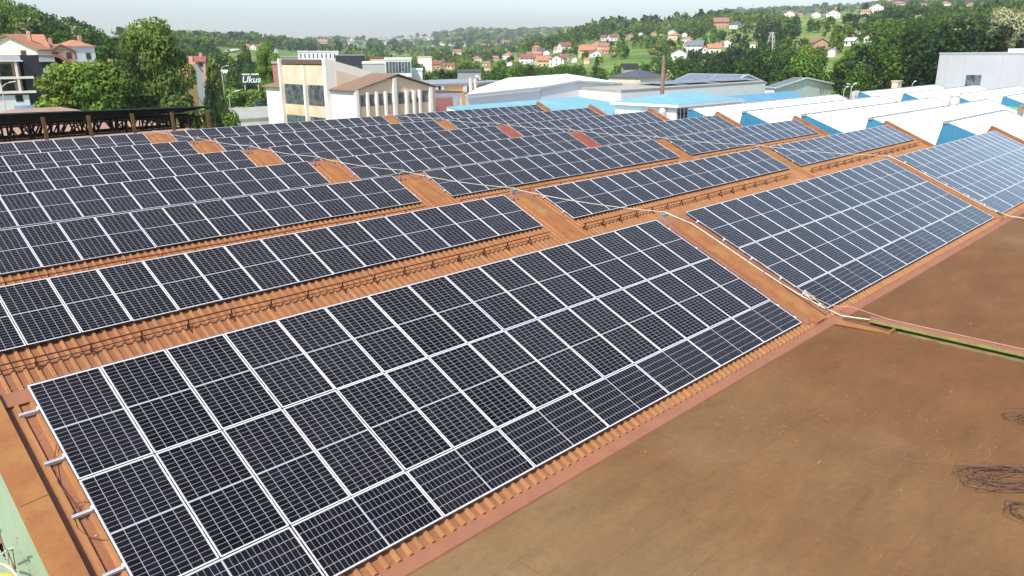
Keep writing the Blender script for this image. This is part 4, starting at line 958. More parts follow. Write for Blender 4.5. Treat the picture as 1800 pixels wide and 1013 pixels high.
# tall grey building, right edge
Xb = 128.0; a = P(1652, 95, X=Xb); zt2 = a.z; yn = P(1850, 92, X=Xb).y-10
rt = empty('tall_building', (Xb, a.y, -10), world=True); tag(rt, 'tall plain light grey clad building with one window at the right edge', 'industrial building')
b = MB(); b.box(Xb, Xb+40, yn, a.y, -10, zt2); b.build('wall', 'greywall', rt)
b = MB(); y = a.y-1.2
while y > yn: b.box(Xb-0.02, Xb-0.001, y, y+0.05, -10, zt2-0.1); y -= 2.4
b.box(Xb-0.08, Xb+40, yn, a.y+0.1, zt2+0.003, zt2+0.18); b.build('panel_joints', paint('pale_grey_trim', (0.36, 0.37, 0.375), 0.03), rt)
q1 = P(1699, 132, X=Xb); q2 = P(1722, 154, X=Xb); b = MB(); b.box(Xb-0.06, Xb-0.021, q2.y, q1.y, q2.z-1, q1.z); w = b.build('window', 'glass', rt)
b = MB()
for t_ in (0, 0.48, 0.96): b.box(Xb-0.12, Xb-0.06, q2.y+(q1.y-q2.y)*t_, q2.y+(q1.y-q2.y)*t_+0.12, q2.z-1, q1.z)
for t_ in (0.45, 0.96): b.box(Xb-0.11, Xb-0.062, q2.y, q1.y, q2.z-1+(q1.z-q2.z+1)*t_, q2.z-0.88+(q1.z-q2.z+1)*t_)
b.build('window_frame', 'trimgrey', w)
b = MB(); b.box(Xb+3, Xb+38, yn, P(1762, 92, X=Xb).y, zt2+0.19, zt2+0.7); b.build('roof_box', 'whitesheet', rt)
# green dome tank, flues and lamps behind the near sawtooth hall
def on_x(px, py, X): return P(px, py, X=X)
q = P(1766, 198, Y=9.0); R_ = 2.6
rt = empty('dome_tank', (q.x, 9, -10), world=True); tag(rt, 'round cream tank with a bright green domed lid behind the white sawtooth roofs', 'tank')
zl = P(1766, 201, Y=9).z; zt2 = P(1768, 182.5, Y=9).z; R_ = (P(1789, 201, Y=9).x-P(1740, 201, Y=9).x)/2*0.72
b = MB(); b.lathe((q.x, 9, 0), [(R_*0.96, -8), (R_*0.96, zl)], 20); b.build('tank_body', 'cream', rt)
b = MB(); b.lathe((q.x, 9, 0), [(R_, zl-0.05), (R_, zl), (R_*0.93, zl+(zt2-zl)*0.35), (R_*0.72, zl+(zt2-zl)*0.72), (R_*0.4, zl+(zt2-zl)*0.93), (0, zt2)], 20); b.build('dome', 'green', rt, smooth=False)
def flue(px, pyt, pyb, Y, r, label, mat_='duct', cap=True, z0=-6):
    t = P(px, pyt, Y=Y); b = MB(); b.lathe((t.x, Y, 0), [(r*1.15, z0), (r*1.1, t.z-1.6), (r*1.1, t.z-1.55), (r, t.z-1.5), (r, t.z-0.25)]+([(r*1.15, t.z-0.25), (r*1.15, t.z-0.1), (0, t.z)] if cap else [(r*0.7, t.z-0.25), (r*0.7, t.z-0.6)]), 12)
    for z_ in (t.z-0.9, t.z-2.1): b.lathe((t.x, Y, z_), [(r*1.12, 0), (r*1.2, 0.03), (r*1.12, 0.06)], 12)
    o = b.build('flue', mat_, smooth=False); tag(o, label, 'flue')
flue(1680, 164, 210, 8.4, 0.42, 'thick silver flue with flat cap rising between the white roofs')
flue(1796, 184, 218, 4.6, 0.24, 'thin brownish flue at the right edge beside the green dome', 'chimney')
flue(1744, 181, 190, 10.6, 0.45, 'short silver flue with round cap left of the green dome')
flue(1790, 172, 190, 12.0, 0.7, 'wide grey flue behind the green dome at the right edge')
flue(1724, 191, 203, 6.2, 0.35, 'small white roof vent with dark opening in front of the green dome', 'whitesheet')
flue(1502, 157, 175, 27.0, 0.30, 'pair partner silver flue behind the first white ridge', 'duct', False)
flue(1507, 156, 175, 27.0, 0.30, 'slim silver flue right beside its partner behind the first white ridge', 'duct', False)
q = P(1580, 150, Y=26.5); b = MB(); b.box(q.x-0.8, q.x+0.8, 26.4, 27.2, q.z-2.5, q.z+0.5); b.box(q.x-0.9, q.x+0.9, 26.3, 27.3, q.z+0.5, q.z+0.62); o = b.build('roof_cabinet', 'cream'); tag(o, 'small cream roof cabinet at the far edge of the farther sawtooth hall', 'cabinet')
def lamp(px, pyt, Y, label, arms=(-1, 1)):
    t = P(px, pyt, Y=Y); rt = empty('street_lamp', (t.x, Y, -10), world=True); tag(rt, label, 'street lamp', 'street lamps in the works yard')
    b = MB(); b.tube([(t.x, Y, -10), (t.x, Y, t.z)], 0.09, 6, 0.05); b.build('pole', 'duct', rt)
    for s_ in arms:
        b = MB(); b.tube([(t.x, Y, t.z-0.3), (t.x+s_*0.5, Y, t.z+0.15), (t.x+s_*1.0, Y, t.z+0.3)], 0.045, 5); b.build('arm', 'duct', rt)
        b = MB(); b.hexa([(t.x+s_*0.9, Y-0.12, t.z+0.26), (t.x+s_*1.6, Y-0.12, t.z+0.36), (t.x+s_*1.6, Y+0.12, t.z+0.36), (t.x+s_*0.9, Y+0.12, t.z+0.26), (t.x+s_*0.9, Y-0.1, t.z+0.36), (t.x+s_*1.6, Y-0.1, t.z+0.46), (t.x+s_*1.6, Y+0.1, t.z+0.46), (t.x+s_*0.9, Y+0.1, t.z+0.36)]); b.build('lamp_head', 'whitesheet', rt)
lamp(1497, 152, 32, 'two armed street lamp behind the first white sawtooth ridge')
lamp(1604, 147, 36, 'one armed lamp beyond the farther sawtooth hall', (1,))
lamp(1484, 157, 40, 'short lamp left of the two armed street lamp', (1,))
lamp(389, 119, 150, 'slim lamp pole left of the black white letter sign', (1,))
lamp(402, 165, 92, 'short lamp pole among the shrubs behind the grey roof', (1,))
lamp(2, 150, 100, 'lamp pole at the left edge in front of the unfinished block', (1,))

# ------------- unfinished apartment block, far left (faces the camera, rotated)
def local_empty(name, loc, rz): return empty(name, loc, (0, 0, rz))
c0 = P(55, 100, r=128); 
pxm = lambda n: n*128/FPX
rt = local_empty('apartment_block', (c0.x, c0.y, -9.5), -atan2(c0.x-CAM.x, c0.y-CAM.y)+0.12); tag(rt, 'unfinished apartment block with open brick bays and a black clad stair tower', 'apartment block')
zz = lambda py: (P(55, py, r=128).z+9.5); xx = lambda px: (px-55)*128/FPX
b = MB(); b.box(xx(-70), xx(38), 0, 12, 0, zz(97)); b.build('wall', 'brick', rt)
for fl, (yt, yb_) in enumerate(((112, 134), (137, 159))):
    b = MB(); b.box(xx(-70), xx(52), -1.3, 0.0, zz(yb_+4), zz(yb_)); b.build('balcony_slab', 'creamwhite', rt)
    for px0, px1 in ((-30, -16), (-12, 4), (13, 28)):
        b = MB(); b.box(xx(px0), xx(px1), -0.06, -0.002, zz(yb_-1), zz(yt)); b.build('window_opening', 'glassdark', rt)
    for px in (-14, 7, 31):
        b = MB(); b.box(xx(px), xx(px)+0.28, -1.25, -0.95, zz(yb_), zz(yt-3)); b.build('column', 'creamwhite', rt)
b = MB(); b.box(xx(-70), xx(42), -1.4, 11, zz(108), zz(106)); b.build('roof_slab', 'white', rt)
b = MB(); b.hexa([(xx(-70), -1.2, zz(106)), (xx(40), -1.2, zz(106)), (xx(40), 3, zz(106)), (xx(-70), 3, zz(106)), (xx(-70), -0.6, zz(98)), (xx(40), -0.6, zz(98)), (xx(40), 3, zz(97)), (xx(-70), 3, zz(97))]); b.build('attic', 'trimgrey', rt)
b = MB(); b.box(xx(-70), xx(42), -1.0, 0.0, 0, zz(166)); b.build('ground_wall', 'white', rt)
b = MB(); b.box(xx(25), xx(34), -1.06, -1.002, zz(177), zz(166)); b.build('window', 'glassdark', rt)
b = MB(); b.box(xx(42), xx(66), -0.7, 11, 0, zz(97)); b.build('stair_tower', 'black', rt)
b = MB(); b.box(xx(66.2), xx(84), -0.4, 11, 0, zz(97)); b.build('side_bay', 'black', rt)
for y0_, y1_, x0_, x1_ in ((97, 109, 63, 82), (122, 135, 66, 86)):
    b = MB(); b.box(xx(x0_), xx(x1_), -1.5, -0.72, zz(y1_), zz(y0_)); b.build('balcony', 'greywall', rt)
b = MB(); b.prism([(xx(60), -1.6, zz(97)), (xx(88), -1.6, zz(96)), (xx(108), -1.6, zz(114)), (xx(104), -1.6, zz(116)), (xx(86), -1.6, zz(101))], (0, 9, 0)); b.build('tower_roof', 'tile_brown', rt)
b = MB(); b.box(xx(84), xx(100), 0, 9, 0, zz(113)); b.build('rear_bay', 'black', rt)
# blue mural fence under it
a = P(25, 186, r=112); c_ = P(72, 185, r=112)
rt = empty('mural_wall', (a.x, a.y, -10), world=True); tag(rt, 'low wall painted sky blue with a red and white smear at the foot of the block', 'wall')
d_ = (Vector((c_.x, c_.y, 0))-Vector((a.x, a.y, 0))); b = MB(); b.prism([(a.x, a.y, -10), (c_.x, c_.y, -10), (c_.x, c_.y, a.z), (a.x, a.y, a.z)], (0.1, 0.2, 0)); b.build('wall_panel', paint('mural_blue', (0.22, 0.44, 0.68), 0.25, 0.5), rt)
nrm = Vector((d_.y, -d_.x, 0)).normalized()*0.03; b = MB(); rr = random.Random(9); du = d_.normalized()
for i in range(16):
    s_ = 0.6+i*0.09; p0 = Vector((a.x, a.y, a.z-0.75+0.3*sin(i*0.5)))+du*s_+nrm; b.poly([p0, p0+du*0.11, p0+du*0.11+Vector((0, 0, 0.16)), p0+Vector((0, 0, 0.16))])
b.build('mural_red', paint('mural_red', (0.55, 0.08, 0.07), 0.2), rt, fix=False)

# ------------- letter sign
SR = 195; q = P(441, 139, r=SR); rz = -atan2(q.x-CAM.x, q.y-CAM.y)
rt = local_empty('letter_sign', (q.x, q.y, -10), rz); tag(rt, 'dark roadside sign with large white slanted letters Ukus and a white top strip', 'sign')
zq = q.z+10; W_ = 26*SR/FPX
b = MB(); b.box(-W_/2, W_/2, 0, 0.3, zq-1.2, zq+0.85); b.build('board', paint('sign_dark', (0.035, 0.06, 0.045), 0.15), rt)
b = MB()
for i in range(9):
    if i != 4: b.box(-W_/2+W_*i/9+0.03, -W_/2+W_*(i+1)/9-0.03, -0.05, 0.1, zq+0.92, zq+1.2)
b.box(-W_/2, W_/2, 0.0, 0.08, zq+0.85, zq+0.92); b.build('top_strip', 'whitesheet', rt)
fc = bpy.data.curves.new('letters', 'FONT'); fc.body = 'Ukus'; fc.size = 2.0; fc.extrude = 0.05; fc.shear = 0.25; fc.offset = 0.035; fc.align_x = 'CENTER'; fc.align_y = 'CENTER'
tmp = bpy.data.objects.new('letters_tmp', fc); COL.objects.link(tmp); bpy.context.view_layer.update()
me = bpy.data.meshes.new_from_object(tmp.evaluated_get(bpy.context.evaluated_depsgraph_get())); bpy.data.objects.remove(tmp)
me.materials.clear(); me.materials.append(M['whitesheet'])
lo = bpy.data.objects.new('letters', me); COL.objects.link(lo); lo.parent = rt; lo.rotation_euler = (pi/2, 0, 0); lo.location = (0, -0.10, zq-0.2)
for x in (-W_/2+0.3, W_/2-0.5):
    b = MB(); b.box(x, x+0.2, 0.05, 0.25, 0, zq-1.2); b.build('sign_post', 'duct', rt)

# ------------- vehicles
def vehicle(px, py, r, L_, w, h, col, label, kind='car', rot=0.3, cat='car', group='vehicles parked behind the factory'):
    q, r = on_ground(px, py, 125); g = max(float(terrain(q.x, q.y)), -9.9)
    rt = local_empty('parked_'+kind, (q.x, q.y, g), -atan2(q.x-CAM.x, q.y-CAM.y)+rot); tag(rt, label, cat, group)
    b = MB(); hb = h*(0.55 if kind == 'car' else 0.95)
    if kind == 'car':
        b.prism([(-L_/2, -w/2, 0.3), (L_/2, -w/2, 0.3), (L_/2, -w/2, hb*0.8), (L_/2-0.3, -w/2, hb), (-L_/2+0.1, -w/2, hb), (-L_/2, -w/2, hb*0.85)], (0, w, 0))
        b.prism([(-L_/2+0.35, -w/2+0.12, hb), (L_/2-1.15, -w/2+0.12, hb), (L_/2-1.75, -w/2+0.12, h), (-L_/2+0.85, -w/2+0.12, h)], (0, w-0.24, 0)); b.build('body', col, rt)
        b = MB(); b.prism([(-L_/2+0.6, -w/2+0.10, hb+0.05), (L_/2-1.4, -w/2+0.10, hb+0.05), (L_/2-1.8, -w/2+0.10, h-0.08), (-L_/2+0.95, -w/2+0.10, h-0.08)], (0, w-0.20, 0)); b.build('window', 'glassdark', rt)
    else:
        b.prism([(-L_/2, -w/2, 0.4), (L_/2, -w/2, 0.4), (L_/2, -w/2, h*0.6), (L_/2-0.25, -w/2, h), (-L_/2+0.1, -w/2, h), (-L_/2, -w/2, h*0.9)], (0, w, 0)); b.build('body', col, rt)
        for i in range(4):
            x = -L_/2+0.5+i*(L_-0.8)/4; b = MB(); b.box(x, x+(L_-0.8)/4-0.2, -w/2-0.02, w/2+0.02, h*0.52, h*0.82); b.build('window', 'glassdark', rt)
    for sx in (-L_/2+0.8, L_/2-0.85):
        for sy in (-w/2, w/2-0.2):
            b = MB(); n = 12; b.prism([(sx+0.33*cos(2*pi*i/n), sy-0.01, 0.33+0.33*sin(2*pi*i/n)) for i in range(n)], (0, 0.22, 0)); b.build('wheel', 'tyre', rt)
cw = paint('white_paint', (0.75, 0.76, 0.77), 0.03, 1, 0.25, 0.5); cb = paint('blue_paint', (0.03, 0.06, 0.16), 0.1, 1, 0.25, 0.5); cr = paint('red_paint', (0.35, 0.04, 0.04), 0.1, 1, 0.25, 0.5); cg = paint('silver_paint', (0.4, 0.42, 0.44), 0.05, 1, 0.25, 0.5)
vehicle(423, 151, 150, 6.2, 2.1, 2.6, cw, 'white minibus left of the dark letter sign', 'bus', -0.2, 'minibus')
vehicle(402, 156, 142, 4.6, 1.8, 1.5, cb, 'dark blue car left of the white minibus', rot=0.6)
vehicle(338, 208, 98, 4.4, 1.8, 1.5, cw, 'white car seen through the right end of the timber trestle', rot=0.9)
vehicle(350, 213, 94, 4.4, 1.8, 1.5, cg, 'silver car beside the white car behind the trestle', rot=0.9)
vehicle(330, 216, 90, 4.4, 1.8, 1.5, cb, 'dark blue car seen through the right end of the timber trestle', rot=0.9)
vehicle(318, 222, 87, 4.2, 1.8, 1.5, cr, 'red car low behind the trestle lattice', rot=0.9)
vehicle(382, 172, 112, 4.4, 1.8, 1.5, cr, 'dark red car among the shrubs near the flagpole', rot=0.1)
vehicle(310, 176, 130, 4.6, 1.8, 1.5, cw, 'white car on the pale road below the houses', rot=0.0)

# ================================================================= HOUSES
def win(parent, x, y, z, w=0.9, h=1.2, face='y', nrm=-1):
    b = MB()
    if face == 'y': b.box(x-w/2, x+w/2, min(y, y+nrm*0.05), max(y, y+nrm*0.05), z, z+h)
    else: b.box(min(x, x+nrm*0.05), max(x, x+nrm*0.05), y-w/2, y+w/2, z, z+h)
    return b.build('window', 'glassdark', parent)
HOUSES = []
def house(px, py, w, label, roof='tile_orange', wall='white', kind='gable', rot=0.0, h=None, d=None, rmin=150, r=None, lod=1, cat='house', chim=True, z=None):
    """px, py = photo pixel of the middle of the base line, w = width on the photo"""
    if r is None: g, r = on_ground(px, py, rmin)
    else: g = P(px, py, r=r); g.z = (float(terrain(g.x, g.y)) if z is None else g.z)
    W_ = w*r/FPX; h = h or max(2.6, W_*0.42); d = d or W_*0.85
    rt = local_empty('house', (g.x, g.y, g.z), -atan2(g.x-CAM.x, g.y-CAM.y)+rot); tag(rt, label, cat, 'houses on the hillsides')
    c_, s_ = cos(rot), sin(rot); Wd = W_/(abs(c_)+0.5*abs(s_)); x0, x1, y0, y1 = -Wd/2, Wd/2, 0, d
    b = MB(); o = 0.06*Wd; hr = h+Wd*(0.26 if kind == 'gable' else 0.24)
    if kind == 'gable':       # ridge runs away from the viewer, gable in front
        b.prism([(x0, y0, -4), (x1, y0, -4), (x1, y0, h), (0, y0, hr), (x0, y0, h)], (0, d, 0)); b.build('wall', wall, rt)
        b = MB(); sl = (hr-h)/(Wd/2)
        for s2 in (-1, 1):
            b.hexa([(s2*(Wd/2+o), y0-o, h-o*sl+0.03), (0, y0-o, hr+0.03), (0, y1+o, hr+0.03), (s2*(Wd/2+o), y1+o, h-o*sl+0.03), (s2*(Wd/2+o), y0-o, h-o*sl+0.25), (0, y0-o, hr+0.25), (0, y1+o, hr+0.25), (s2*(Wd/2+o), y1+o, h-o*sl+0.25)])
    elif kind == 'side':      # ridge parallel to the picture
        hr = h+d*0.30; ym = (y0+y1)/2; sl = (hr-h)/(d/2)
        b.prism([(x0, y0, -4), (x0, y1, -4), (x0, y1, h), (x0, ym, hr), (x0, y0, h)], (Wd, 0, 0)); b.build('wall', wall, rt)
        b = MB()
        for ya in (y0-o, y1+o): b.hexa([(x0-o, ya, h-o*sl+0.03), (x1+o, ya, h-o*sl+0.03), (x1+o, ym, hr+0.03), (x0-o, ym, hr+0.03), (x0-o, ya, h-o*sl+0.22), (x1+o, ya, h-o*sl+0.22), (x1+o, ym, hr+0.22), (x0-o, ym, hr+0.22)])
    else:
        b.box(x0, x1, y0, y1, -4, h); b.build('wall', wall, rt); b = MB(); hip(b, x0, x1, y0, y1, h+0.02, hr, o)
    rf = b.build('roof', roof, rt)
    if chim: b = MB(); b.box(Wd*0.18, Wd*0.18+0.6, d*0.4, d*0.4+0.6, h, hr+0.9); b.build('chimney', 'brick', rf)
    if lod:
        n = max(2, min(4, int(Wd/3.2)))
        for fl in range(1 if h < 4.5 else 2):
            for i in range(n): win(rt, x0+Wd*(i+0.5)/n, y0, 0.9+fl*2.8)
        win(rt, x0, d*0.5, 1.0, face='x', nrm=-1)
    HOUSES.append((px, py, w, r, label)); return rt
O, R_, B_, G_ = 'tile_orange', 'tile_red', 'tile_brown', 'tile_grey'
# left, close
house(20, 110, 80, 'large white house with a wide orange cross roof above the unfinished block', O, 'creamwhite', 'gable', -0.35, h=2.3, d=12, r=172, z=0)
house(60, 107, 44, 'orange roofed side wing of the large white house at the far left', O, 'creamwhite', 'side', 0.15, h=2.2, d=8, r=176, z=0, chim=False)
house(88, 104, 26, 'pale house with a dull brown hipped roof between two orange roofs', B_, 'creamwhite', 'hip', 0.2, h=2.4, r=190, z=0)
house(145, 112, 44, 'tall white house with a plain orange hipped roof at the forest edge', O, 'white', 'hip', 0.30, h=3.3, d=8, r=185, z=0)
house(112, 112, 38, 'bare brick gabled wing beside the tall white hipped house', B_, 'brick', 'gable', 0.25, h=2.2, d=9, r=178, z=0, chim=False)
house(110, 130, 30, 'low house with orange roof peeping over the bushy tree', O, 'brick', 'side', 0.5, h=1.3, r=150, z=0)
house(200, 146, 50, 'wide white house with orange hipped roof and two small chimneys', O, 'white', 'hip', 0.5, h=2.0, r=165, z=0)
house(327, 173, 26, 'grey white house with a broad orange roof right of the tall tree', O, 'creamwhite', 'side', -0.35, h=4.3, d=6, r=150, z=0)
house(346, 125, 28, 'brick house with a faded red roof behind the orange roofed one', R_, 'brick', 'side', -0.1, h=1.9, r=185, z=0)
house(325, 178, 12, 'small yellow shed with a short orange roof beside the tall tree', O, 'yellow', 'side', -0.4, h=2.3, d=4, r=128, z=0, chim=False)
house(425, 108, 22, 'old grey barn with brown gable roof on the pale slope', B_, 'trimgrey', 'gable', -0.3, h=3.0, chim=False, cat='barn')
house(402, 133, 22, 'low shed with a pale flat roof left of the black sign', 'creamwhite', 'trimgrey', 'side', 0.1, h=1.6, d=4, chim=False, cat='shed')
house(433, 87, 12, 'pinkish house with orange roof, left one of the field top group', O, 'tan', 'side', 0.2)
house(444, 87, 12, 'cream house with orange roof, second of the field top group', O, 'creamwhite', 'gable', -0.2)
house(455, 86, 10, 'brick red house, third of the field top group', B_, 'brick', 'side', 0.1)
house(484, 92, 11, 'small white house with grey roof right of the field top group', 'tile_grey', 'white', 'gable', 0.4)
house(568, 80, 14, 'long pink roofed farmhouse on the ridge above the white factory', O, 'tan', 'side', 0)
house(224, 52, 8, 'tiny farmhouse on the wooded skyline left of the tall tree', B_, 'creamwhite', 'side', 0, lod=0)
house(762, 122, 22, 'long low house with dull red roof among trees behind the yellow block', R_, 'brick', 'side', 0)
house(780, 118, 16, 'brick house with brown roof just right of the long red roofed one', B_, 'brick', 'gable', 0.5)
house(792, 121, 14, 'half hidden house with dark red roof behind the green hedge', R_, 'tan', 'side', -0.2)
house(804, 97, 14, 'lone white farmhouse below the far village', 'tile_brown', 'white', 'side', 0.1, lod=0)
mid = [(840,109,15,O,'creamwhite','hip','orange hipped roof poking out of the trees left of the village'),(854,117,13,B_,'creamwhite','side','brown roofed house low in the trees left of the village'),
(872,107,12,O,'tan','side','pale orange roof beside the white gabled house at village left'),(891,104,17,O,'white','hip','white house with neat orange hipped roof at village left'),
(896,116,12,R_,'white','gable','small white house with red gable below the orange hipped one'),(926,112,24,R_,'white','side','white house with long dark red roof in the village centre left'),
(957,117,26,O,'tan','side','long low orange roof in front of the big red roofed house'),(964,108,17,G_,'white','gable','white house with navy grey roof touching the big red roofed house'),
(978,116,28,R_,'white','gable','big bright white house with broad red roof in the village centre'),(990,108,18,R_,'creamwhite','side','second red roof just behind the big bright white house'),
(943,90,15,O,'brick','hip','orange roof at the top of the village left cluster'),(951,96,14,G_,'white','side','white house with pale grey roof below the top orange one'),
(960,97,12,G_,'creamwhite','gable','cream gable right of the white house with pale grey roof'),(945,101,14,O,'brick','side','raw brick house with orange roof under the pale grey roof'),
(979,92,14,O,'creamwhite','side','cream house with small orange roof on the upper lane'),(996,89,20,R_,'white','side','white house with crimson roof on the upper lane'),
(1028,89,15,B_,'creamwhite','side','brown roofed house left of the raw brick one'),(1049,84,18,O,'brick','gable','tall raw brick house with orange roof on the slope'),
(1059,90,20,B_,'tan','side','tan house with brown roof touching the raw brick house'),(1032,99,26,O,'tan','side','wide orange roof above the meadow, left one of the pair'),
(1048,100,18,R_,'white','gable','white gabled house right of the wide orange roof'),(1063,94,14,O,'brick','side','small orange roof right of the gabled white house'),
(1063,72,13,R_,'white','side','left block of the white twin houses below the wood'),(1079,72,15,R_,'white','side','right block of the white twin houses below the wood'),
(1010,109,9,B_,'white','gable','little white house half buried in trees above the white hall'),(1031,112,10,O,'tan','side','little orange roofed hut above the white hall'),
(857,124,10,B_,'tan','side','hidden grey walled house at the lower village left'),
(1107,69,14,R_,'brick','gable','tall brick house with red gable right of the white twins'),(1126,64,7,G_,'white','gable','narrow white house under the dark wood'),
(1149,63,11,O,'brick','gable','brick gable under the dark wood'),(1181,61,12,B_,'white','gable','white house tucked above the orange hipped one'),
(1182,71,19,O,'tan','hip','house with bright orange hipped roof above the grey solar one'),(1206,76,17,O,'creamwhite','hip','orange roofed house right of the bright hipped one'),
(1203,64,8,G_,'white','gable','small white cabin above the second row of roofs'),(1193,104,25,B_,'white','gable','three storey white house with brown gable above the dark wood'),
(1207,83,13,O,'tan','gable','orange gable directly above the solar roofed house'),(1219,92,28,'solardark','white','side','white house with dark solar roof in the second village'),
(1243,92,16,O,'white','gable','orange gable right of the dark solar roof'),(1256,94,22,O,'creamwhite','side','long orange roof at the lower right of the second village'),
(1262,85,13,B_,'white','side','brown roof between the long orange roof and the red one'),(1277,82,17,R_,'white','gable','white house with vivid red roof at second village right'),
(1323,84,9,B_,'white','side','lonely pale shed left of the pylon'),(1268,49,24,B_,'brick','side','dark farm with sagging brown roof under the ridge wood'),
(1289,50,16,G_,'creamwhite','side','long pale barn beside the dark farm'),
(1367,27,9,O,'white','side','small orange roof at the ridge left end'),(1387,32,18,O,'white','gable','white house with orange roof, left on the ridge'),
(1407,30,9,O,'brick','side','little pink house second on the ridge'),(1434,31,14,B_,'creamwhite','gable','cream house with brown roof third on the ridge'),
(1464,33,21,R_,'white','gable','big white gabled house in the middle of the ridge'),(1519,27,13,O,'creamwhite','side','pale house below the steep gabled ridge house'),
(1540,22,20,B_,'white','gable','steep gabled house on the ridge crest'),(1562,9,13,O,'brick','side','orange roof alone on the skyline'),
(1584,14,16,O,'tan','hip','orange hipped roof right of the skyline one'),(1623,14,10,B_,'white','side','white cottage between two hipped roofs on the ridge'),
(1663,14,15,O,'creamwhite','hip','orange hipped roof above the dark forest'),(1702,15,13,O,'tan','hip','last orange roof above the dark forest at right'),
(1443,87,26,B_,'brick','gable','brown roofed brick farmhouse below the bright meadow'),(1492,80,18,'duct','white','side','low shed with silver roof in the right wood'),
(1526,74,13,O,'white','gable','orange gable peeping from the right wood'),(1461,99,12,'greyroof','white','gable','tiny white hut under the brown roofed farmhouse')]
for i, (px, py, w, rf, wl, kd, lb) in enumerate(mid):
    house(px, py, w, lb, rf, wl, kd, random.Random(i).uniform(-0.5, 0.5), lod=1 if w > 12 else 0)
# dark ruin near the white hall
house(1108, 148, 26, 'grey half built house with dark flat top right of the white hall', 'black', 'concrete', 'side', 0.2, h=4.0, r=215, z=0, cat='house', chim=False)
# distant white factory, silver hall, glass office
def bigbox(px0, px1, pyt, pyb, r, d, label, wall, roof, cat, wins=None, wmat='glassdark'):
    a = P((px0+px1)/2, pyb, r=r); zt = P((px0+px1)/2, pyt, r=r).z; W_ = (px1-px0)*r/FPX
    rt = local_empty(cat.replace(' ', '_'), (a.x, a.y, a.z-6), -atan2(a.x-CAM.x, a.y-CAM.y)); tag(rt, label, cat)
    H = zt-a.z+6
    b = MB(); b.box(-W_/2, W_/2, 0, d, -6, H); b.build('wall', wall, rt); b = MB(); b.box(-W_/2-.2, W_/2+.2, -.2, d+.2, H+0.002, H+0.5); b.build('roof', roof, rt)
    for (u0, u1, v0, v1) in (wins or []): b = MB(); b.box(-W_/2+W_*u0, -W_/2+W_*u1, -0.08, -0.004, 6+(H-6)*v0, 6+(H-6)*v1); b.build('window', wmat, rt)
    HOUSES.append(((px0+px1)/2, pyb, px1-px0, r, None)); return rt
bigbox(528, 592, 91.5, 104, 420, 30, 'long white factory with black slot windows beyond the cream building', 'white', 'whitesheet', 'far factory', [(0.05+i*0.105, 0.075+i*0.105, 0.15, 0.75) for i in range(9)])
bigbox(480, 530, 101, 106, 430, 20, 'low grey extension left of the long white factory', 'trimgrey', 'concrete', 'far annex')
bigbox(592, 640, 98, 106, 400, 20, 'dark low store right of the long white factory', 'black', 'trimgrey', 'store')
bigbox(640, 682, 112, 136, 260, 25, 'silver grey hall with white roof left of the glass office', 'greywall', 'whitesheet', 'silver hall')
bigbox(652, 678, 103, 110, 330, 14, 'far hall with faded red roof above the silver one', 'tan', 'tile_red', 'red hall')
bigbox(680, 723, 105, 150, 235, 18, 'white office block with two bands of glass behind the brown gable', 'white', 'whitesheet', 'glass office', [(0.03+i*0.12, 0.135+i*0.12, 0.78-0.30, 0.92) for i in range(8)]+[(0.03+i*0.12, 0.135+i*0.12, 0.02, 0.33) for i in range(8)], 'glass')
bigbox(724, 742, 124, 131, 245, 10, 'small white hall right of the glass office', 'white', 'whitesheet', 'small hall')
bigbox(805, 845, 127, 136, 230, 12, 'low dark roofed store among the bushes behind the yellow block', 'trimgrey', 'tile_grey', 'dark store')
bigbox(480, 492, 112, 124, 200, 6, 'pink and grey narrow block peeping out behind the cream tower', 'pinkwall', 'greywall', 'narrow block')
bigbox(735, 758, 101, 106, 480, 10, 'far pale roofed barn in the wood', 'creamwhite', 'tan', 'barn')
# far village on the hazy ridge
wm = bpy.data.meshes
def tiny_mesh(nm, wall, roof):
    b = MB(); b.m(0).box(-6, 6, 0, 9, -4, 5); b.m(1).prism([(-6.5, -0.5, 5.01), (-6.5, 9.5, 5.01), (-6.5, 4.5, 8)], (13, 0, 0))
    o = b.build(nm, [wall, roof]); return o
protos = [tiny_mesh('far_house', 'white', 'tile_brown'), tiny_mesh('far_house', 'creamwhite', 'tile_orange'), tiny_mesh('far_house', 'white', 'tile_grey')]
rr = random.Random(21); far = []
for _ in range(26): far.append((rr.uniform(868, 905), rr.uniform(75, 84)))
for _ in range(20): far.append((rr.uniform(755, 862), rr.uniform(77, 83)))
for _ in range(34): far.append((rr.uniform(605, 780), rr.uniform(66, 80)))
for _ in range(12): far.append((rr.uniform(770, 830), rr.uniform(58, 66)))
for i, (px, py) in enumerate(far):
    g, r = on_ground(px, py, 900); p = protos[i % 3]
    o = p if i < 3 else p.copy()
    if i >= 3: COL.objects.link(o)
    o.location = g; o.rotation_euler = (0, 0, -atan2(g.x-CAM.x, g.y-CAM.y)+rr.uniform(-0.6, 0.6)); s_ = 1.0; o.scale = (s_, s_, s_)
    tag(o, ('tiny white house with brown roof', 'tiny cream house with orange roof', 'tiny white house with grey roof')[i % 3]+(' in the dense far cluster left of the village hill' if i < 26 else ' strung along the far slope above the white hall' if i < 46 else ' on the hazy far ridge above the cream building' if i < 80 else ' near the top of the farthest hazy ridge'), 'house', 'tiny houses on the far hazy slopes')

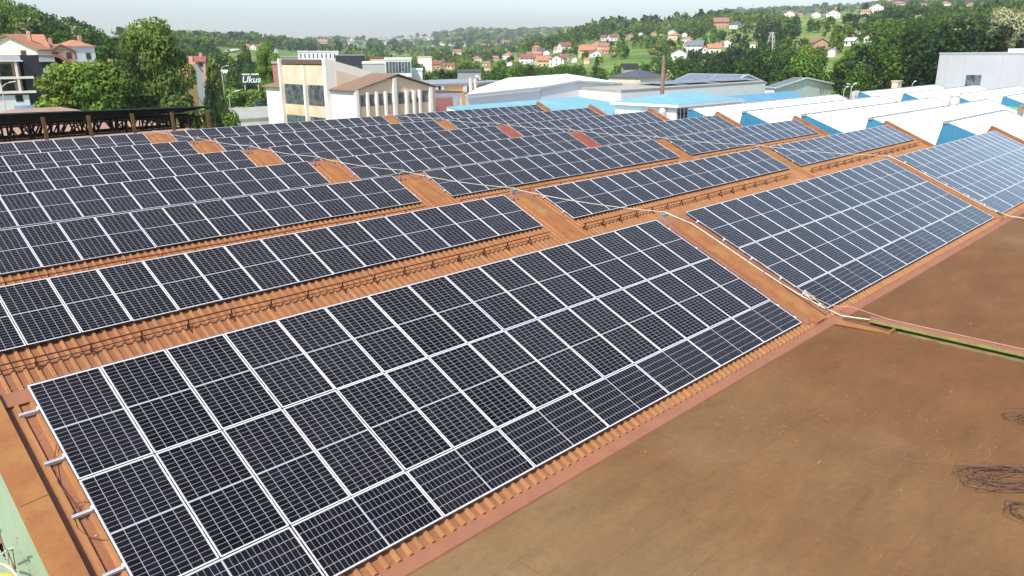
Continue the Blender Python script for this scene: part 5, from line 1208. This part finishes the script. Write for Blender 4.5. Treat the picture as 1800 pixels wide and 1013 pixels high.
# pylon and mast
g, r = on_ground(1354, 96, 200); ht = (96-61)*r/FPX
rt = empty('power_pylon', g, world=True); tag(rt, 'grey lattice power pylon standing in the dark wood', 'pylon')
for sx in (-1, 1):
    for sy in (-1, 1):
        b = MB(); b.bar(g+Vector((sx*2.6, sy*2.6, -2)), g+Vector((sx*0.5, sy*0.5, ht)), 0.34); b.build('leg', 'duct', rt)
b = MB()
for i in range(6):
    z0, z1 = ht*i/6, ht*(i+1)/6; w0, w1 = 2.6-2.1*i/6, 2.6-2.1*(i+1)/6
    b.bar(g+Vector((-w0, -w0, z0)), g+Vector((w1, -w1, z1)), 0.2); b.bar(g+Vector((w0, -w0, z0)), g+Vector((-w1, -w1, z1)), 0.2)
b.build('lattice', 'duct', rt)
for z_ in (0.62, 0.8, 0.97): b = MB(); b.bar(g+Vector((-4, 0, ht*z_)), g+Vector((4, 0, ht*z_)), 0.3); b.build('crossarm', 'duct', rt)
g, r = on_ground(1322, 27, 800); ht = 34*r/FPX
rt = empty('radio_mast', g, world=True); tag(rt, 'tall thin red and white radio mast on the ridge', 'mast')
for i in range(8): b = MB(); b.bar(g+Vector((0, 0, ht*i/8)), g+Vector((0, 0, ht*(i+1)/8)), 1.3-0.1*i); b.build('segment', 'pinkwall' if i % 2 else 'white', rt)
# pale farm track on the left slope
b = MB(); pr = None
for px, py, hw in ((376, 99, 0.5), (385, 95, 1.6), (396, 92, 2.2), (408, 89, 2.2), (420, 88, 1.2)):
    g, r = on_ground(px, py, 300); s_ = Vector((cos(YAW), -sin(YAW), 0)).cross(Vector((0, 0, 1))); s_ = Vector((sin(0.45), cos(0.45), 0))*hw*9
    a, c_ = g-s_+Vector((0, 0, 1.2)), g+s_+Vector((0, 0, 1.2)); a.z = float(terrain(a.x, a.y))+0.8; c_.z = float(terrain(c_.x, c_.y))+0.8
    if pr: b.poly([pr[0], pr[1], c_, a])
    pr = (a, c_)
o = b.build('farm_track', paint('pale_gravel', (0.5, 0.46, 0.38), 0.08, 0.5)); tag(o, 'pale gravel farm track on the left hillside', None, None, 'structure')
# pale road below the houses at left
b = MB(); b.poly([P(165, 186, Z=-9.7), P(330, 184, Z=-9.7), P(372, 172, Z=-9.7), P(200, 172, Z=-9.7)]); o = b.build('road', paint('pale_concrete_road', (0.55, 0.54, 0.51), 0.06, 0.5)); tag(o, 'pale concrete road left of the works', None, None, 'structure')

# ================================================================= TREES
def crown_template(seed, nq, size, shape='round'):
    """unit tree: height 1, leaf quads spread over several lobes; returns verts (n,4,3) and a shade per quad"""
    rs = np.random.RandomState(seed); lobes = []
    if shape == 'round':
        lobes.append((0, 0, .60, .30, .34))
        for i in range(8):
            a = rs.uniform(0, 2*pi); z = rs.uniform(.32, .86); rad = .27*sqrt(max(0.1, 1-((z-.55)/.5)**2)); lobes.append((rad*cos(a), rad*sin(a), z, rs.uniform(.13, .22), rs.uniform(.12, .18)))
    elif shape == 'loose':
        K_ = 30 if nq > 8000 else 17
        for i in range(K_):
            a = rs.uniform(0, 2*pi); z = .20+.74*(i+.5)/K_; env = .30*sqrt(max(0.08, 1-((z-.52)/.46)**2)); rad = env*rs.uniform(.25, 1.05)
            lobes.append((rad*cos(a), rad*sin(a), z, rs.uniform(.09, .17), rs.uniform(.06, .115)))
    elif shape == 'tall':
        for i in range(11):
            a = rs.uniform(0, 2*pi); z = .22+.72*i/10; rad = rs.uniform(.02, .12); lobes.append((rad*cos(a), rad*sin(a), z, .19*(1-0.75*max(0, (z-.55)))*rs.uniform(.8, 1.15), .13))
    elif shape == 'cone':
        for i in range(12):
            z = .12+.85*i/11; lobes.append((rs.uniform(-.015, .015), rs.uniform(-.015, .015), z, .24*(1.04-z)+.015, .07))
    w = np.array([l[3]*l[3] for l in lobes]); w = w/w.sum(); idx = rs.choice(len(lobes), nq, p=w); L_ = np.array(lobes)[idx]
    d = rs.normal(size=(nq, 3)); d /= np.linalg.norm(d, axis=1)[:, None]
    rad = rs.uniform(.70, 1.08, nq)[:, None]
    c = L_[:, :3]+d*rad*np.stack([L_[:, 3], L_[:, 3], L_[:, 4]], 1)
    nrm = d*0.9+rs.normal(size=(nq, 3))*0.45+np.array([0, 0, .25]); nrm /= np.linalg.norm(nrm, axis=1)[:, None]
    t = np.cross(nrm, rs.normal(size=(nq, 3))); t /= np.linalg.norm(t, axis=1)[:, None]; bt = np.cross(nrm, t)
    s = size*rs.uniform(.6, 1.35, nq)[:, None]
    q = np.stack([c-t*s-bt*s*.7, c+t*s-bt*s*.7, c+t*s+bt*s*.7, c-t*s+bt*s*.7], 1)
    return q, rs.uniform(.78, 1.22, nq)*(1+0.18*rs.normal(size=len(lobes))[idx])
def foliage_object(name, Q, C, parent=None):
    n = len(Q); me = bpy.data.meshes.new(name)
    me.vertices.add(n*4); me.vertices.foreach_set('co', Q.reshape(-1).astype(np.float32))
    me.loops.add(n*4); me.loops.foreach_set('vertex_index', np.arange(n*4, dtype=np.int32))
    me.polygons.add(n); me.polygons.foreach_set('loop_start', np.arange(0, n*4, 4, dtype=np.int32)); me.polygons.foreach_set('loop_total', np.full(n, 4, np.int32))
    me.update(); at = me.color_attributes.new('Col', 'FLOAT_COLOR', 'POINT')
    cc = np.ones((n, 4, 4), np.float32); cc[:, :, :3] = C[:, None, :]; at.data.foreach_set('color', cc.reshape(-1))
    me.materials.append(M['leaf']); o = bpy.data.objects.new(name, me); COL.objects.link(o)
    if parent is not None: o.parent = parent
    return o
GREENS = np.array([(.028, .070, .009), (.056, .122, .012), (.100, .180, .014), (.155, .230, .020), (.215, .270, .030), (.32, .34, .15)])
def make_tree(name, h, wid, col, shape, seed, label, cat='tree', nq=2600, size=0.030, group=None, lean=0.0):
    rt = empty(name); tag(rt, label, cat, group)
    q, sh = crown_template(seed, nq, size, shape); q = q*np.array([wid, wid, h])
    c = np.clip(np.array(col)[None, :]*sh[:, None]*1.2, 0, 1)
    foliage_object('crown', q, c, rt)
    b = MB(); rr = random.Random(seed); tr = h*0.018
    b.tube([(0, 0, -1), (0.02*h, 0, h*0.25), (-0.01*h, 0.01*h, h*0.55), (0.0, 0, h*0.85)], tr, 7, tr*0.3)
    for i in range(7):
        a = rr.uniform(0, 6.28); z = h*rr.uniform(0.25, 0.65); rl = wid*rr.uniform(0.18, 0.32); b.tube([(0, 0, z), (cos(a)*rl*0.5, sin(a)*rl*0.5, z+h*0.07), (cos(a)*rl, sin(a)*rl, z+h*0.17)], tr*0.4, 5, tr*0.1)
    b.build('trunk', 'bark', rt)
    return rt
def put(rt, px, r, z=None, rz=0, s=1.0):
    g = P(px, 150, r=r); g.z = float(terrain(g.x, g.y)) if z is None else z
    rt.location = g; rt.rotation_euler = (0, 0, rz); rt.scale = (s, s, s); return rt
# individually recognisable trees, left side
put(make_tree('broadleaf_tree', 14.0, 15.0, (.135, .200, .020), 'loose', 31, 'broad bright green tree in front of the unfinished block', nq=15000, size=0.0115), 150, 106)
put(make_tree('broadleaf_tree', 14.0, 12, (.080, .145, .016), 'loose', 32, 'darker rounded tree filling the gap left of the tallest tree', nq=12000, size=0.0125), 195, 104)
put(make_tree('broadleaf_tree', 7.5, 6.0, (.15, .22, .022), 'round', 38, 'low bright bush tree at the left foot of the broad tree', nq=3000, size=0.024), 88, 102)
put(make_tree('broadleaf_tree', 18.8, 12.0, (.100, .150, .024), 'loose', 33, 'tallest tree at left, loose olive green crown above the orange roofs', nq=15000, size=0.0105), 272, 108)
put(make_tree('broadleaf_tree', 11, 6.5, (.075, .125, .020), 'round', 34, 'dark lower crown at the right foot of the tallest tree', nq=3000, size=0.024), 300, 104)
put(make_tree('spruce_tree', 12.5, 7.5, (.026, .058, .016), 'cone', 35, 'dark pointed spruce right of the tallest tree', nq=9000, size=0.0125), 366, 100)
put(make_tree('broadleaf_tree', 13.5, 6.5, (.12, .17, .03), 'tall', 36, 'pale green slender tree behind the dark spruce', nq=3200, size=0.024), 379, 112)
put(make_tree('broadleaf_tree', 8, 5, (.10, .17, .02), 'round', 37, 'rounded tree touching the spruce on its right', nq=2600, size=0.026), 392, 106)
put(make_tree('broadleaf_tree', 15.8, 8.0, (.12, .22, .02), 'loose', 39, 'bright green poplar like tree beside the cream tower', nq=15000, size=0.0115), 474, 205)
put(make_tree('broadleaf_tree', 14.5, 9, (.07, .11, .025), 'tall', 40, 'dull dark tree left of the bright poplar like tree', nq=2600, size=0.026), 436, 300)
put(make_tree('broadleaf_tree', 10.5, 8.5, (.10, .15, .025), 'tall', 41, 'olive tree left of the letter sign', nq=2600, size=0.026), 411, 262)
put(make_tree('spruce_tree', 11.8, 8, (.028, .060, .018), 'cone', 42, 'narrow dark conifer just left of the letter sign', nq=2200, size=0.026), 424, 256)
put(make_tree('shrub', 5, 6, (.15, .24, .02), 'round', 43, 'bright shrub right of the timber trestle end', 'shrub', nq=1800, size=0.035), 348, 150)
put(make_tree('shrub', 5.2, 10, (.15, .24, .02), 'round', 44, 'bright bushes below the letter sign', 'shrub', nq=2200, size=0.032), 425, 192)
put(make_tree('shrub', 5.6, 9, (.12, .19, .02), 'round', 45, 'bush in front of the low grey hall, right one', 'shrub', nq=1800, size=0.035), 450, 186)
put(make_tree('shrub', 6, 9, (.13, .21, .02), 'round', 46, 'bush in front of the low grey hall, left one', 'shrub', nq=1800, size=0.035), 402, 186)
put(make_tree('shrub', 8.5, 5, (.05, .11, .015), 'round', 47, 'dark rounded tree at the left edge below the unfinished block', 'tree', nq=1800, size=0.035), 4, 108)
put(make_tree('shrub', 3.5, 6, (.050, .105, .020), 'round', 48, 'clipped dark hedge clump under the left edge tree', 'shrub', nq=1500, size=0.04), 14, 98)
put(make_tree('broadleaf_tree', 9.5, 7, (.120, .165, .060), 'round', 49, 'pale olive crown right of the glass office', nq=2400, size=0.026), 712, 170)
for i, (px, r, h, w, cl) in enumerate(((752, 172, 8.5, 11, 2), (772, 165, 8, 10, 3), (793, 165, 8.2, 11, 2), (812, 178, 7.8, 9, 3), (848, 165, 10.5, 12, 2), (868, 160, 9.0, 10, 4), (885, 158, 9.0, 10, 5), (903, 158, 9.2, 10, 5), (922, 160, 9.5, 9, 5))):
    nm = ['first', 'second', 'third', 'fourth', 'fifth', 'sixth', 'seventh', 'eighth', 'ninth'][i]
    put(make_tree('broadleaf_tree', h, w*0.62, GREENS[cl]*1.0, 'round', 60+i, '%s tree from the left in the row behind the yellow block' % nm, nq=2000, size=0.030, group='row of trees behind the yellow block'), px, r)
put(make_tree('flowering_acacia', 12, 9, (.30, .30, .17), 'round', 71, 'pale blossoming acacia behind the tall grey building', nq=3600, size=0.018), 1757, 195, z=1.5)
put(make_tree('flowering_acacia', 15, 6, (.28, .29, .16), 'round', 72, 'second pale blossoming acacia right beside its twin above the grey building', nq=2600, size=0.018), 1784, 197, z=0)
# trees on the village slopes one can tell apart
KIN = [make_tree('village_tree', 9, 9, GREENS[i], sh, 80+i, 'x', nq=420, size=0.062) for i, sh in ((0, 'round'), (1, 'round'), (2, 'round'), (3, 'round'), (1, 'tall'), (0, 'cone'), (5, 'round'), (4, 'round'))]
KL = ['dark green tree among the village houses', 'mid green tree among the village houses', 'fresh green tree among the village houses', 'light green tree among the village houses', 'slender green tree among the village houses', 'dark conifer among the village houses', 'pale blossoming tree among the village houses', 'yellow green tree among the village houses']
TL = set()
def tree_label(px, py, ki):
    kd = KL[ki].replace(' among the village houses', '')
    for d_, hx, hy, hw, lb in sorted(((px-h[0])**2+((py-h[1])*1.5)**2, h[0], h[1], h[2], h[4]) for h in HOUSES if h[4]):
        dx, dy = px-hx, py-hy
        rel = ('left of' if dx < 0 else 'right of') if abs(dx) > abs(dy)*1.5 else ('below' if dy > 0 else 'above')
        if abs(dx) > 14 and abs(dy) > 6: rel = ('below and ' if dy > 0 else 'above and ')+('left of' if dx < 0 else 'right of')
        t_ = '%s %s the %s' % (kd, rel, lb)
        if len(t_.split()) <= 16 and t_ not in TL and d_ < 60**2: TL.add(t_); return t_
    return KL[ki]
rr = random.Random(77); cnt = 0; used = set()
VZ = [(870, 1090, 84, 116), (1090, 1300, 62, 104), (1370, 1600, 20, 60), (760, 900, 100, 122)]
def hides_house(px, py, r, hpx, wpx):
    for hx, hy, hw, hr_, _l in HOUSES:
        if r < hr_ and abs(px-hx) < hw/2+wpx*0.35 and py-hpx < hy-hw*0.30 and py > hy-2: return True
        if abs(r-hr_) < 9 and abs(px-hx) < hw/2+2: return True
    return False
for i in range(900):
    z0 = VZ[rr.choice((0, 0, 1, 1, 2, 3))]; px, py = rr.uniform(z0[0], z0[1]), rr.uniform(z0[2], z0[3])
    g, r = on_ground(px, py, 260); s_ = rr.uniform(0.55, 1.1)
    if r > 1200 or hides_house(px, py, r, 9*s_*FPX/r, 9*s_*FPX/r): continue
    ki = rr.choice((0, 1, 1, 2, 2, 3, 4, 5, 6, 7)); lb_ = tree_label(px, py, ki)
    if lb_ == KL[ki]: continue
    o = KIN[ki] if ki not in used else copy_tree(KIN[ki]); used.add(ki)
    o.location = g; o.rotation_euler = (0, 0, rr.uniform(0, 6.28)); o.scale = (s_, s_, s_*rr.uniform(.85, 1.15)); tag(o, lb_, 'tree', 'trees among the village houses'); cnt += 1
    if cnt >= 150: break
for i, k_ in enumerate(KIN):
    if i not in used: put(k_, 900+i*20, 400)
    if k_['label'] == 'x': tag(k_, KL[i], 'tree', 'trees among the village houses')

# ---- the woods: one mass of crowns
CLEAR = [[(145, 58), (190, 62), (255, 78), (262, 96), (215, 86), (160, 76)], [(360, 83), (430, 88), (500, 90), (560, 95), (620, 98), (600, 116), (430, 118), (385, 104)],
 [(596, 78), (645, 80), (655, 92), (605, 92)], [(640, 97), (730, 98), (765, 106), (700, 110)], [(1000, 138), (1050, 118), (1110, 106), (1162, 97), (1168, 118), (1120, 135), (1060, 142)],
 [(1015, 76), (1140, 70), (1150, 84), (1040, 88)], [(1362, 90), (1400, 70), (1468, 66), (1462, 82), (1390, 98)], [(1236, 60), (1292, 56), (1300, 74), (1210, 78)],
 [(1395, 30), (1470, 18), (1530, 16), (1560, 24), (1480, 40), (1420, 42)], [(1175, 78), (1170, 100), (1188, 106), (1230, 98), (1300, 92), (1290, 74)], [(1255, 48), (1310, 44), (1312, 54), (1262, 56)], [(1296, 62), (1340, 58), (1350, 68), (1302, 76)], [(1400, 44), (1500, 42), (1495, 54), (1410, 58)], [(1080, 100), (1170, 86), (1172, 98), (1090, 112)], [(930, 122), (1010, 116), (1005, 128), (935, 130)], [(690, 112), (740, 108), (745, 116), (700, 118)],
 [(670, 84), (860, 78), (905, 74), (905, 84), (700, 90)], [(600, 68), (780, 64), (760, 74), (620, 80)], [(1010, 118), (1090, 100), (1100, 108), (1030, 130)], [(880, 96), (1000, 88), (1075, 84), (1075, 104), (990, 120), (900, 118)], [(1100, 84), (1165, 84), (1165, 96), (1090, 100)]]
def inpoly(px, py, poly):
    c = np.zeros(len(px), bool); n = len(poly)
    for i in range(n):
        x1, y1 = poly[i]; x2, y2 = poly[(i+1) % n]
        c ^= ((y1 > py) != (y2 > py)) & (px < (x2-x1)*(py-y1)/(y2-y1+1e-9)+x1)
    return c
def forest(name, label, rmin, rmax, spacing, hts, lod_n, lod_size, seed, clear_keep=0.0, thin=0.0, wide=1.0):
    rs = np.random.RandomState(seed); a0, a1 = AZ[1]-0.09, AZ[19]+0.10
    n = int((a1-a0)/2*(rmax**2-rmin**2)/spacing**2); r = np.sqrt(rs.uniform(rmin**2, rmax**2, n)); a = rs.uniform(a0, a1, n)
    x = CAM.x+r*np.sin(a); y = CAM.y+r*np.cos(a); z = terrain(x, y)
    V = np.stack([x-CAM.x, y-CAM.y, z-CAM.z], 1); f = V @ np.array(FWD); px = 900+FPX*(V @ np.array(RGT))/f; py = 506.5-FPX*(V @ np.array(UPV))/f
    keep = np.ones(n, bool)
    for c in CLEAR: keep &= ~(inpoly(px, py, c) & (rs.uniform(size=n) > clear_keep))
    # works area
    rlim = np.interp(px, [-300, 60, 140, 300, 420, 520, 800, 950, 1120, 1180, 1400, 1650, 1800], [205, 205, 205, 205, 230, 300, 262, 262, 262, 222, 196, 190, 190])
    keep &= r > rlim
    pn = np.sin(x*0.010+2*np.sin(y*0.007))+np.sin(y*0.012+1.0)+0.5*np.sin(x*0.03)*np.sin(y*0.027)
    keep &= (rs.uniform(size=n) > thin*(pn > 0.2))
    h = rs.uniform(hts[0], hts[1], n)*(1+0.12*pn)
    hp = h*FPX/r
    for c in CLEAR: keep &= ~(inpoly(px, py-0.6*hp, c) & (rs.uniform(size=n) < 0.75))
    for hx, hy, hw, hr_, _l in HOUSES:
        bad = (r < hr_) & (np.abs(px-hx) < hw/2+hp*0.30) & (py-hp < hy-hw*0.22) & (py > hy-4)
        bad |= (np.abs(r-hr_) < 10) & (np.abs(px-hx) < hw/2+2)
        keep &= ~bad
    gx, gr = 1354, P(1354, 96, r=1)
    keep &= ~((np.abs(px-1354) < 7) & (r < PYR) & (py-hp < 82))
    sel = np.where(keep)[0]
    tpl = [crown_template(200+i, lod_n, lod_size, ('round', 'loose', 'loose', 'tall', 'round', 'loose', 'loose', 'round', 'loose')[i]) for i in range(9)]
    Qs, Cs = [], []
    dens = np.sin(x*0.016+1.7)+np.sin(y*0.019)+rs.normal(size=n)*0.75
    for t in range(9):
        ids = sel[(sel*7+3) % 9 == t]
        if not len(ids): continue
        q, sh = tpl[t]; th = rs.uniform(0, 2*pi, len(ids)); w = h[ids]*rs.uniform(.72, 1.08, len(ids))*wide
        c_, s_ = np.cos(th)[:, None, None], np.sin(th)[:, None, None]
        X = (q[None, :, :, 0]*c_-q[None, :, :, 1]*s_)*w[:, None, None]+x[ids][:, None, None]
        Y = (q[None, :, :, 0]*s_+q[None, :, :, 1]*c_)*w[:, None, None]+y[ids][:, None, None]
        Z = q[None, :, :, 2]*h[ids][:, None, None]+(z[ids]-h[ids]*0.12)[:, None, None]
        Qs.append(np.stack([X, Y, Z], 3).reshape(-1, 4, 3))
        # shadow masses at the right painted into the crown colours, fresher in the valley
        dk = np.interp(px[ids], [0, 300, 900, 1180, 1240, 1330, 1400, 1500, 1620, 1800], [0.6, 0.3, -0.3, 0.1, 1.7, 1.6, 0.0, 0.1, 1.6, 1.3])*np.clip((py[ids]-40)/40, 0, 1)
        k = np.clip(1.9+0.75*dens[ids]-dk, 0, 3.99); k0 = k.astype(int); fr = (k-k0)[:, None]
        col = (GREENS[k0]*(1-fr)+GREENS[np.minimum(k0+1, 4)]*fr)*rs.uniform(.7, 1.25, len(ids))[:, None]
        col = col*(1-0.38*np.clip(dk/1.6, 0, 1))[:, None]; pale = rs.uniform(size=len(ids)) < 0.025; col[pale] = GREENS[5]
        con = rs.uniform(size=len(ids)) < 0.05; col[con] = (.020, .045, .018)
        Cs.append((col[:, None, :]*sh[None, :, None]).reshape(-1, 3))
    Q = np.concatenate(Qs); C_ = np.clip(np.concatenate(Cs), 0.005, 0.6)
    o = foliage_object(name, Q, C_); tag(o, label, 'woodland', None, 'stuff'); return o
PYR = on_ground(1354, 96, 200)[1]
forest('near_wood', 'dense mixed green wood on the slopes right behind the works and houses', 190, 330, 5.8, (7.5, 12.5), 620, 0.026, 1)
forest('middle_wood', 'mixed green wood between the near wood and the village hills', 330, 480, 6.4, (8, 12.5), 240, 0.042, 5)
forest('hill_wood', 'mixed wood and orchards on the village hills', 480, 1000, 7.8, (6.5, 11), 70, 0.076, 2, thin=0.4)
forest('far_wood', 'hazy green wood on the farther ridges', 1000, 1900, 15, (10, 16), 22, 0.15, 3, thin=0.3)
forest('distant_wood', 'bluish distant wooded ridge', 1900, 4600, 34, (16, 24), 12, 0.24, 4, clear_keep=0.15, thin=0.35, wide=1.6)

# ---------------------------------------------------------------- haze
b = MB(); b.box(-2500, 6500, -300, 7000, -60, 330); hz = b.build('haze', 'white')
hm = bpy.data.materials.new('haze_air'); hm.use_nodes = True; ht_ = hm.node_tree; ht_.nodes.clear()
pv = ht_.nodes.new('ShaderNodeVolumePrincipled'); pv.inputs['Density'].default_value = 0.00017; pv.inputs['Color'].default_value = (0.64, 0.69, 0.735, 1); pv.inputs['Anisotropy'].default_value = 0.0
oo = ht_.nodes.new('ShaderNodeOutputMaterial'); ht_.links.new(pv.outputs[0], oo.inputs['Volume'])
hz.data.materials.clear(); hz.data.materials.append(hm); tag(hz, 'thin pale summer haze over the valley', 'haze', None, 'stuff')
hm.cycles.homogeneous_volume = True if hasattr(hm, 'cycles') and hasattr(hm.cycles, 'homogeneous_volume') else True
